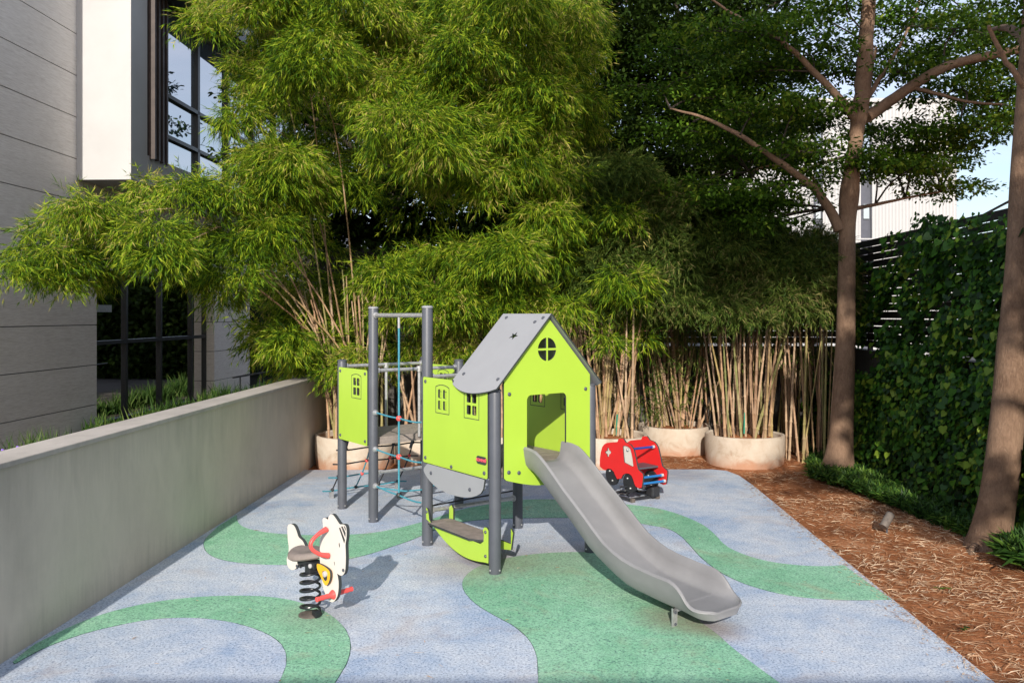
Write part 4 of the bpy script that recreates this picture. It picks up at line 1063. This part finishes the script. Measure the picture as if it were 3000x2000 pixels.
# rope climbing frame between the tall posts
def rope(pts, mat, r=.0085, name='rope'):
    return MB().tube(smooth3([Vector(p) for p in pts], 1), r, 8).build(name, mat, tw, smooth=True)
bm_ = 1.5*LV
rope([pt(0,bm_,2.10), pt(0,bm_,1.6), pt(0,bm_,1.13), pt(0,bm_,.75), pt(0,bm_,.36)], 'teal', .010)
m = MB(); m.tube([pt(0,bm_,2.13), pt(0,bm_,2.0)], .013, 10); m.build('rope_ferrule', 'galv', tw)
def ball(c, r, mat, name='rope_connector'):
    m = MB(); m.lathe(c, [(r*.05,-r),(r*.7,-r*.7),(r,0),(r*.7,r*.7),(r*.05,r)], 12); return m.build(name, mat, tw, smooth=True)
for i, z in enumerate((1.127,.751,.375)):
    rope([pt(0,2*LV-.07,z), pt(0,bm_+.2,z-.012), pt(0,bm_,z-.01)], 'teal'); rope([pt(0,bm_,z-.01), pt(0,LV+.25,z-.02), pt(0,LV+.07,z)], 'teal')
    ball(pt(0,bm_,z-.01), .030, 'redplastic' if i < 2 else 'black')
    for b, s in ((2*LV,-1),(LV,1)):
        m = MB(); m.tube([pt(0,b+s*.045,z), pt(0,b+s*.06,z), pt(0,b+s*.085,z)], [.032,.030,.015], 14); m.build('rope_bracket', 'galv', tw, smooth=True)
# sloping net from the far platform to the ground
prof = [(2.95,.80),(3.05,.62),(3.14,.45),(3.26,.28),(3.42,.10)]
cols = [.12,.42,.72,.98]
for i, a in enumerate(cols):
    rope([pt(a,b,z) for b, z in prof], 'teal' if i in (1,) else 'blackrope', .008)
for j, (b, z) in enumerate(prof[1:]):
    rope([pt(a-.0,b+.0,z-(.015 if k % 2 else 0)) for k, a in enumerate([.0]+cols+[1.1])], ['blackrope','blackrope','teal','teal'][j], .0085)
    for i, a in enumerate(cols):
        ball(pt(a,b,z), .022, 'redplastic' if (j == 1 or (j == 2 and i % 2)) else 'black')
for a in (.12,.98):
    m = MB(); m.box(pt(a,3.44,.05), (.03,.06,.10), dx=U, dy=V); m.build('ground_anchor', 'galv', tw)
for a in (.1,.95):
    m = MB(); m.tube([pt(a,2.93,.82), pt(a-.02,3.03,.56)], .014, 8); m.build('net_strut', 'post', tw)
rope([pt(.0,2*LV-.05,.36), pt(.35,2*LV-.25,.30), pt(.75,2*LV-.15,.34), pt(LU,2*LV-.05,.38)], 'teal', .008)
rope([pt(.0,LV+.05,.34), pt(.4,LV+.3,.28), pt(LU,LV+.06,.36)], 'blackrope', .008)

# slide
SD = Vector((.60,-.80,0)); SW = Vector((.80,.60,0)); S0 = Vector((.077,7.04,0))+SW*.235
sP = [(-.02,1.02,.84),(.05,1.022,.845),(.12,1.018,.825),(.195,1.004,.785),(.26,.972,.742),(.33,.927,.69),(.44,.845,.615),(.558,.754,.535),(.68,.67,.445),(.803,.584,.354),(.90,.512,.30),(1.008,.438,.250),(1.11,.392,.206),(1.214,.36,.171),(1.31,.343,.156),(1.411,.333,.148),(1.53,.323,.138),(1.656,.318,.131),(1.70,.306,.130),(1.74,.285,.128),(1.78,.250,.124),(1.81,.215,.120),(1.84,.190,.115),(1.87,.177,.109),(1.90,.172,.104),(1.93,.169,.101),(1.955,.167,.100),(1.97,.158,.106)]
secs = []
# refine stations by linear interpolation
st2 = []
for (a, b) in zip(sP[:-1], sP[1:]):
    for k in range(4): st2.append(tuple(a[i]+(b[i]-a[i])*k/4 for i in range(3)))
st2.append(sP[-1])
m = MB(); vs = []; fs = []; ncs = None
for (s, zr, zu) in st2:
    hw = .243
    if s > 1.79: hw = max(.11, .243*max(0, 1-((s-1.79)/.20)**2.6)**.45)
    fl = zu+.028+.034*max(0,(s-1.72)/.27)**1.5; fl = min(fl, zr-.004)
    h = zr-fl; fx = hw-.055-.0*h
    amp = .007 if .12 < s < 1.72 else 0
    floor = []
    nrib = 14
    for k in range(nrib+1):
        x = -fx+.045+(2*fx-.09)*k/nrib
        floor.append((x, fl+(amp if k % 2 and abs(x) < .14 else 0)))
    sec = [(-hw-.004, zr-.012),(-hw+.004, zr),(-hw+.014, zr+.004),(-hw+.022, zr-.006),(-hw+.030, fl+h*.6),(-hw+.042, fl+h*.28),(-fx+.018, fl+h*.06)]+floor+\
          [(fx-.018, fl+h*.06),(hw-.042, fl+h*.28),(hw-.030, fl+h*.6),(hw-.022, zr-.006),(hw-.014, zr+.004),(hw-.004, zr),(hw+.004, zr-.012),
           (hw-.006, min(zr-.013, fl+h*.5)),(hw-.022, min(zu+.03, zr-.015)),(hw-.045, zu),(0,zu-.0),(-hw+.045, zu),(-hw+.022, min(zu+.03, zr-.015)),(-hw+.006, min(zr-.013, fl+h*.5))]
    ncs = len(sec)
    for (x, z) in sec: p = S0+SD*s+SW*x; p.z = z; vs.append(p)
for i in range(len(st2)-1):
    for k in range(ncs): fs.append((i*ncs+k, (i+1)*ncs+k, (i+1)*ncs+(k+1) % ncs, i*ncs+(k+1) % ncs))
fs.append(tuple(range(ncs))); fs.append(tuple((len(st2)-1)*ncs+k for k in range(ncs-1,-1,-1)))
m.add(vs, fs); sl = m.build('slide', 'slide', tw, smooth=True, recalc=True)
bk = gnd(1976,1835); bk.z = 0
m = MB(); m.box(bk+Z*.06, (.045,.012,.14), dx=SW, dy=SD); m.box(bk+Z*.115+SW*.03, (.10,.012,.03), dx=SW, dy=SD); m.build('slide_bracket', 'galv', sl)
for dz in (.02,.10): m = MB(); m.tube([bk+Z*dz-SD*-.006, bk+Z*dz+SD*.014], .010, 10); m.build('bracket_bolt', 'post', sl)
bk2 = bk+SW*.33; m = MB(); m.box(bk2+Z*.06, (.045,.012,.14), dx=SW, dy=SD); m.build('slide_bracket', 'galv', sl)

# ------------------------------------------------------------------ spring rider
RX = (-1.40, 5.90); RD = Vector((.75,-.66,0)).normalized(); RN = Vector((-RD.y*-1*-1, 0, 0))
RN = RD.cross(Z)                                   # faces the camera's left
RN = RN if RN.y < 0 else -RN
rd = thing('spring_rider', (RX[0], RX[1], 0), 'cream animal shaped spring rider with red handle and footrests on a black coil', 'spring rider')
OFS = -.0
def rp(cx, cy, off=0.0):
    P = Vector((RX[0], RX[1], 0))+RN*off
    return onpl(750+cx/3.92, 1450+cy/3.92, (P.x, P.y), (RD.x, RD.y))
def rplate(name, pts, off, th, mats, holes=(), it=1):
    P = Vector((RX[0], RX[1], 0))+RN*off
    q = smooth([rp(x, y, off) for x, y in pts], it) if it else [rp(x, y, off) for x, y in pts]
    m = MB(); m.plate(q, P, RD, th, [[rp(x, y, off) for x, y in h] for h in holes], 0, nrm=RN); return m.build(name, mats, rd, bevel=0)
front = [(762,275),(780,256),(805,262),(828,282),(832,250),(850,222),(868,215),(890,228),(915,262),(945,308),(962,335),(1000,332),(1025,342),(1038,370),(1042,430),(1038,500),(1026,560),(1030,640),(1032,720),(1030,800),(1024,870),(1008,908),(980,924),(950,912),(928,890),(940,930),(950,1000),(948,1080),(940,1140),(920,1190),(890,1224),(860,1228),(830,1200),(800,1140),(775,1080),(765,1020),(750,940),(742,880),(738,780),(728,700),(735,640),(728,560),(735,500),(755,430),(772,380),(768,330)]
body = rplate('body_panel', front, .0, .026, ['cream','core'])
tail = [(362,345),(385,330),(412,330),(438,348),(455,380),(470,420),(484,470),(500,490),(530,515),(552,550),(568,600),(575,660),(560,720),(520,760),(488,780),(470,830),(430,862),(395,852),(362,815),(354,770),(352,730),(372,660),(378,600),(366,520),(360,420)]
rplate('tail_panel', tail, -.06, .026, ['cream','core'])
# dark stripes and small engraved marks (mane)
for k, st_ in enumerate(([(952,375),(966,370),(1021,515),(1012,552)], [(977,358),(992,356),(1027,430),(1025,485)], [(1006,350),(1020,358),(1029,385),(1028,408)])):
    rplate('mane_stripe', st_, .0015, .003, ['core'], it=0)
rplate('eye', [(950,550),(956,546),(962,575),(960,600),(954,590)], .0015, .003, ['core'], it=0)
rplate('mark', [(895,765),(899,762),(903,790),(900,805)], .0015, .003, ['core'], it=0)
for (x, y) in ((1004,860),(396,832)):
    s, z = rp(x, y); 
    p = Vector((RX[0],RX[1],0))+RD*s+Z*z; m = MB(); m.tube([p+RN*(-.055 if x < 500 else 0), p+RN*(.004 if x > 500 else -.052)], .012, 10); m.build('bolt', 'post', rd)
# orange wing shape with its own hub
og = [(697,788),(715,784),(760,802),(820,840),(850,880),(850,950),(832,1010),(805,1040),(780,1020),(755,960),(720,890),(700,840)]
ow = rplate('orange_plate', og, .03, .018, ['orange','core'])
rplate('plate_inset', [(760,862),(800,880),(818,920),(815,970),(798,985),(780,970),(765,920)], .0315, .004, ['core'])
s, z = rp(798,903,.03); p = Vector((RX[0],RX[1],0))+RD*s+Z*z+RN*.03; m = MB(); m.tube([p, p+RN*.012, p+RN*.018], [.022,.020,.010], 16); m.build('hub_cap', 'white', rd, smooth=True)
# handle: red grip on both sides
for off, sg in ((.01, 1), (-.036, -1)):
    pa_ = Vector((RX[0],RX[1],0)); (s0, z0) = rp(825,385); (s1, z1) = rp(845,690)
    pts = []
    for i in range(13):
        t = i/12; ang = math.pi*t
        s = s0+(s1-s0)*t-.02*math.sin(ang); z = z0+(z1-z0)*t
        p = pa_+RD*s+Z*z+RN*(off+sg*.125*math.sin(ang)**.7); pts.append(p)
    m = MB(); m.tube(pts, [.020,.016]+[.0135]*9+[.016,.020], 12); m.build('handle', 'redplastic', rd, smooth=True)
# footrests
s, z = rp(885,1140)
for sg in (1, -1):
    b = Vector((RX[0],RX[1],0))+RD*s+Z*z+(RN*.0 if sg > 0 else -RN*.026)
    m = MB(); pts = [b, b+RN*sg*.015, b+RN*sg*.03, b+RN*sg*.05, b+RN*sg*.07, b+RN*sg*.09, b+RN*sg*.11, b+RN*sg*.135, b+RN*sg*.14]
    m.tube(pts, [.034,.026,.016,.018,.015,.018,.015,.018,.010], 14); m.build('footrest', 'redplastic', rd, smooth=True)
# seat: rounded saddle
sc_c = Vector((RX[0],RX[1],0)); ZS = .445
cs = -.085
m = MB(); vs = []; fs = []; NU, NW = 18, 16
outline = []
for i in range(36):
    q = 2*math.pi*i/36; a = math.cos(q); b = math.sin(q)
    outline.append((cs+.155*a, (.125-.045*a)*b*(1-.10*math.cos(2*q))))
rings = [(.90,-.042),(1.0,-.030),(1.0,-.012),(.93,.002),(.80,.008),(.5,.0),(.2,-.004)]
for (k, dz) in rings:
    for (s, t) in outline:
        ss = cs+(s-cs)*k; tt = t*k; zz = ZS+dz+.28*(ss-cs)**2*(1 if ss > cs else 3.2)-.5*tt*tt+.01*(ss-cs)/.15
        vs.append(sc_c+RD*ss-RN*.03+RN*tt+Z*zz)
n = 36
for i in range(len(rings)-1):
    for k in range(n): fs.append((i*n+k, i*n+(k+1) % n, (i+1)*n+(k+1) % n, (i+1)*n+k))
fs.append(tuple(range(n-1,-1,-1))); fs.append(tuple((len(rings)-1)*n+k for k in range(n)))
m.add(vs, fs); m.build('seat', 'seat', rd, smooth=True)
# spring
SC = at(909,1700,5.93); SC.z = 0
pts = []; turns = 5.6; zb0, zt0 = .035, .355
for i in range(int(turns*26)+1):
    t = i/(turns*26); q = 2*math.pi*turns*t; zz = zb0+(zt0-zb0)*(t if .08 < t < .92 else t); pts.append(SC+Vector((math.cos(q)*.068, math.sin(q)*.068, zz)))
m = MB(); m.tube(pts, .0095, 8); m.build('spring', 'springm', rd, smooth=True)
m = MB(); m.lathe(SC, [(.082,0),(.082,.012),(.06,.020),(.02,.022)], 28); m.build('base_plate', 'dustyblack', rd, smooth=True)
m = MB(); m.box(SC+Z*.03+RD*.07, (.05,.04,.05), dx=RD, dy=RN); m.build('spring_clamp', 'springm', rd, bevel=.005)
m = MB(); m.box(SC+Z*.375, (.20,.085,.045), dx=RD, dy=RN); m.box(SC+Z*.35+RD*.04, (.06,.11,.06), dx=RD, dy=RN); m.build('spring_head', 'black', rd, bevel=.006)
s, z = rp(615,815,.05); p = Vector((RX[0],RX[1],0))+RD*s+Z*z+RN*.05; m = MB(); m.tube([p-RN*.03, p, p+RN*.006], [.016,.016,.008], 14); m.build('hub_cap', 'white', rd, smooth=True)

# ------------------------------------------------------------------ red rocking car
CD = Vector((.52,-.854,0)).normalized(); CN = CD.cross(Z); CN = CN if CN.x < 0 else -CN
C0 = Vector((1.33, 9.61, 0))
cr = thing('rocking_car', C0+Vector((.15,.1,0)), 'red rocking car with white window, white cross and blue bars by the planters', 'rocking car')
def cp(cx, cy, P=C0): return onpl(1700+cx/6.03, 1220+cy/6.03, (P.x, P.y), (CD.x, CD.y))
def cline(pts, P=C0): return [cp(x, y, P) for x, y in pts]
carout = [(345,880),(345,760),(360,640),(385,540),(420,490),(470,462),(560,452),(650,448),(665,425),(670,398),(700,386),(755,388),(780,420),(800,455),(840,470),(880,490),(915,530),(945,590),(965,670),(985,760),(1000,850),(1020,930),(1060,970),(1105,1010),(1108,1060),(1100,1140),(1085,1250),(1040,1262),(980,1235),(955,1180),(935,1110),(905,1040),(860,1005),(800,1000),(750,1030),(725,1090),(650,1100),(620,1040),(590,970),(545,925),(490,915),(440,945),(400,930)]
O1 = cline(carout)
win = cline([(752,520),(790,510),(840,525),(880,560),(905,640),(925,750),(940,870),(915,880),(840,840),(778,808),(765,700)])
cross_ = cline([(477,600),(477,560),(490,540),(505,555),(508,585),(530,600),(545,625),(535,650),(510,665),(505,700),(490,712),(475,695),(472,660),(450,650),(440,625),(450,605)])
for k, off in enumerate((0, -.36)):
    P = C0+CN*off
    m = MB(); m.plate(O1, P, CD, .019, [win, cross_] if k == 0 else [], 0, nrm=CN)
    o = m.build('side_panel', ['redpanel','core'], cr)
    if k == 0:
        m = MB(); m.plate(win, P-CN*.012, CD, .006, nrm=CN); m.build('white_window', 'cream', o)
        m = MB(); m.plate(cross_, P-CN*.012, CD, .006, nrm=CN); m.build('white_cross', 'cream', o)
        s, z = cp(838,585); c = P+CD*s+Z*z; m = MB(); m.tube([c-CN*.01, c+CN*.004, c+CN*.012], [.017,.016,.009], 14); m.build('bolt', 'galv', o, smooth=True)
hubs = [cp(530,1040), cp(845,1175)]
def wheel(s, z, off):
    P = C0+CN*off+CD*s+Z*z
    m = MB(); n = 28; R = .115
    m.plate(arc(0,0,R,0,2*math.pi*(n-1)/n,n-1), P, CD, .028, nrm=CN); o = m.build('wheel', ['black','black'], cr)
    for q in (2.2, 5.0):
        c = P+CD*math.cos(q)*.06+Z*math.sin(q)*.06; m = MB(); m.tube([c, c+CN*.010], [.013,.008], 10); m.build('bolt', 'galv', o, smooth=True)
for (s, z) in hubs:
    wheel(s, z, -.0195); wheel(s, z, -.36+.029)
def cbar(cx, cy, r, mat, name='crossbar'):
    s, z = cp(cx, cy); a = C0+CD*s+Z*z; b = a-CN*.35
    m = MB(); m.tube([a-CN*.02, b], r, 12); o = m.build(name, mat, cr, smooth=True)
    k = MB(); k.tube([b+CN*.0005, b+CN*.03], r*1.35, 12); k.build('end_cap', 'white', o, smooth=True)
cbar(890,575,.014,'bluedark','handlebar'); cbar(1045,1085,.014,'bluebar'); cbar(1080,1190,.014,'bluebar')
s, z = cp(960,960); m = MB(); m.box(C0+CD*(s-.12)-CN*.18+Z*(z+.02), (.26,.33,.02), dx=CD, dy=CN); m.build('seat', 'post', cr, bevel=.004)
m = MB(); gx = cp(840,1300)[0]
for sgn in (-.05,.33): 
    m.tube([C0+CD*(gx-.35)-CN*sgn+Z*.03, C0+CD*(gx+.10)-CN*sgn+Z*.03], .016, 10)
m.tube([C0+CD*(gx+.08)-CN*-.05+Z*.03, C0+CD*(gx+.08)-CN*.38+Z*.03], .016, 10); m.tube([C0+CD*(gx-.3)-CN*-.05+Z*.03, C0+CD*(gx-.3)-CN*.38+Z*.03], .016, 10)
m.build('base_frame', 'black', cr, smooth=True)
for (a, b) in ((gx-.08,.02),(gx-.08,.30)):
    pts = []
    for i in range(60): t = i/59; q = t*2*math.pi*3.2; pts.append(C0+CD*a-CN*b+Vector((math.cos(q)*.05, math.sin(q)*.05, .03+.14*t)))
    m = MB(); m.tube(pts, .009, 8); m.build('spring', 'springm', cr, smooth=True)
m = MB(); m.box(C0+CD*(gx+.09)-CN*.30+Z*.09, (.12,.12,.12), dx=CD, dy=CN); m.build('rubber_buffer', 'black', cr, bevel=.02)
for a in (-.02,.35):
    m = MB(); c = C0+CD*(gx+.10)-CN*a; m.box(c+Z*.022, (.06,.05,.045), dx=CD, dy=CN); m.build('foot', 'dustyblack', cr, bevel=.006)

# ------------------------------------------------------------------ trees behind the camera that dapple the right side
def shader_tree(x, y, crowns, label):
    t = thing('tree', (x, y, 0), label, 'tree', 'tall trees behind the viewer')
    zt = max(c[2] for c in crowns); m = MB(); branch(m, [(x,y,-.1),(x+.1,y,zt*.4),(x,y+.1,zt*.7),(x+.1,y,zt)], .28,.07, 14, .05); m.build('trunk', 'bark', t, smooth=True)
    T = []
    for (cx, cy, cz, R, n) in crowns:
        mm = MB(); branch(mm, [(x,y,cz-R*.8-.4),((x+cx)/2,(y+cy)/2,cz-R*.3),(cx,cy,cz)], .09,.03, 7, .03); mm.build('branch', 'bark', t, smooth=True)
        for k in range(n):
            u = rdir(1)[0]*random.random()**.4; T.append(tier((cx+u[0]*R, cy+u[1]*R, cz+u[2]*R*.8), .45, .06, 110, .14, .08, 22))
    leaves('crown', *cat(T), 'tleaf', 'oval', t, .15)
def src(X, Y, z, y0):      # where, at depth y0, the sun ray to (X,Y,z) passes
    k = (Y-y0)/SUN.y; return (X-SUN.x*k, y0, z-SUN.z*k)
cr1 = []
for (X, Y, z, R, n) in ((.95,11.5,5.0,.7,11),(1.1,11.5,3.6,.5,7),(1.3,11.8,6.2,.7,12),(3.2,11,4.2,.8,22),(4.6,11,3.6,.9,26),(3.6,11,5.8,.9,24),(5.3,11,5.4,1.0,26),(2.2,12,5.8,.9,24),(1.9,12.5,3.3,.6,14),(3.2,12.2,2.6,.7,17),(4.9,8.3,2.2,.8,26),(5.3,11,2.6,.7,14),(4.3,8.4,.2,.35,5),(3.9,10.4,.2,.4,5),(4.1,11.2,1.6,.45,8),(4.0,12.6,2.6,.6,14),(5.8,9,4.0,1.0,30)):
    c = src(X, Y, z, -3+random.uniform(-1,1)); cr1.append((*c, R, n))
shader_tree(4.6, -3.5, cr1, 'tall leafy tree behind the viewer shading the right side')
# unseen wall added behind the viewer so its shade crosses the near edge
tag(MB().box((1.4,-3.1,1.80), (9,.2,3.66)).build('garden_wall', 'wall'), 'plain plastered wall added out of view to shade the near edge of the playground', 'wall')
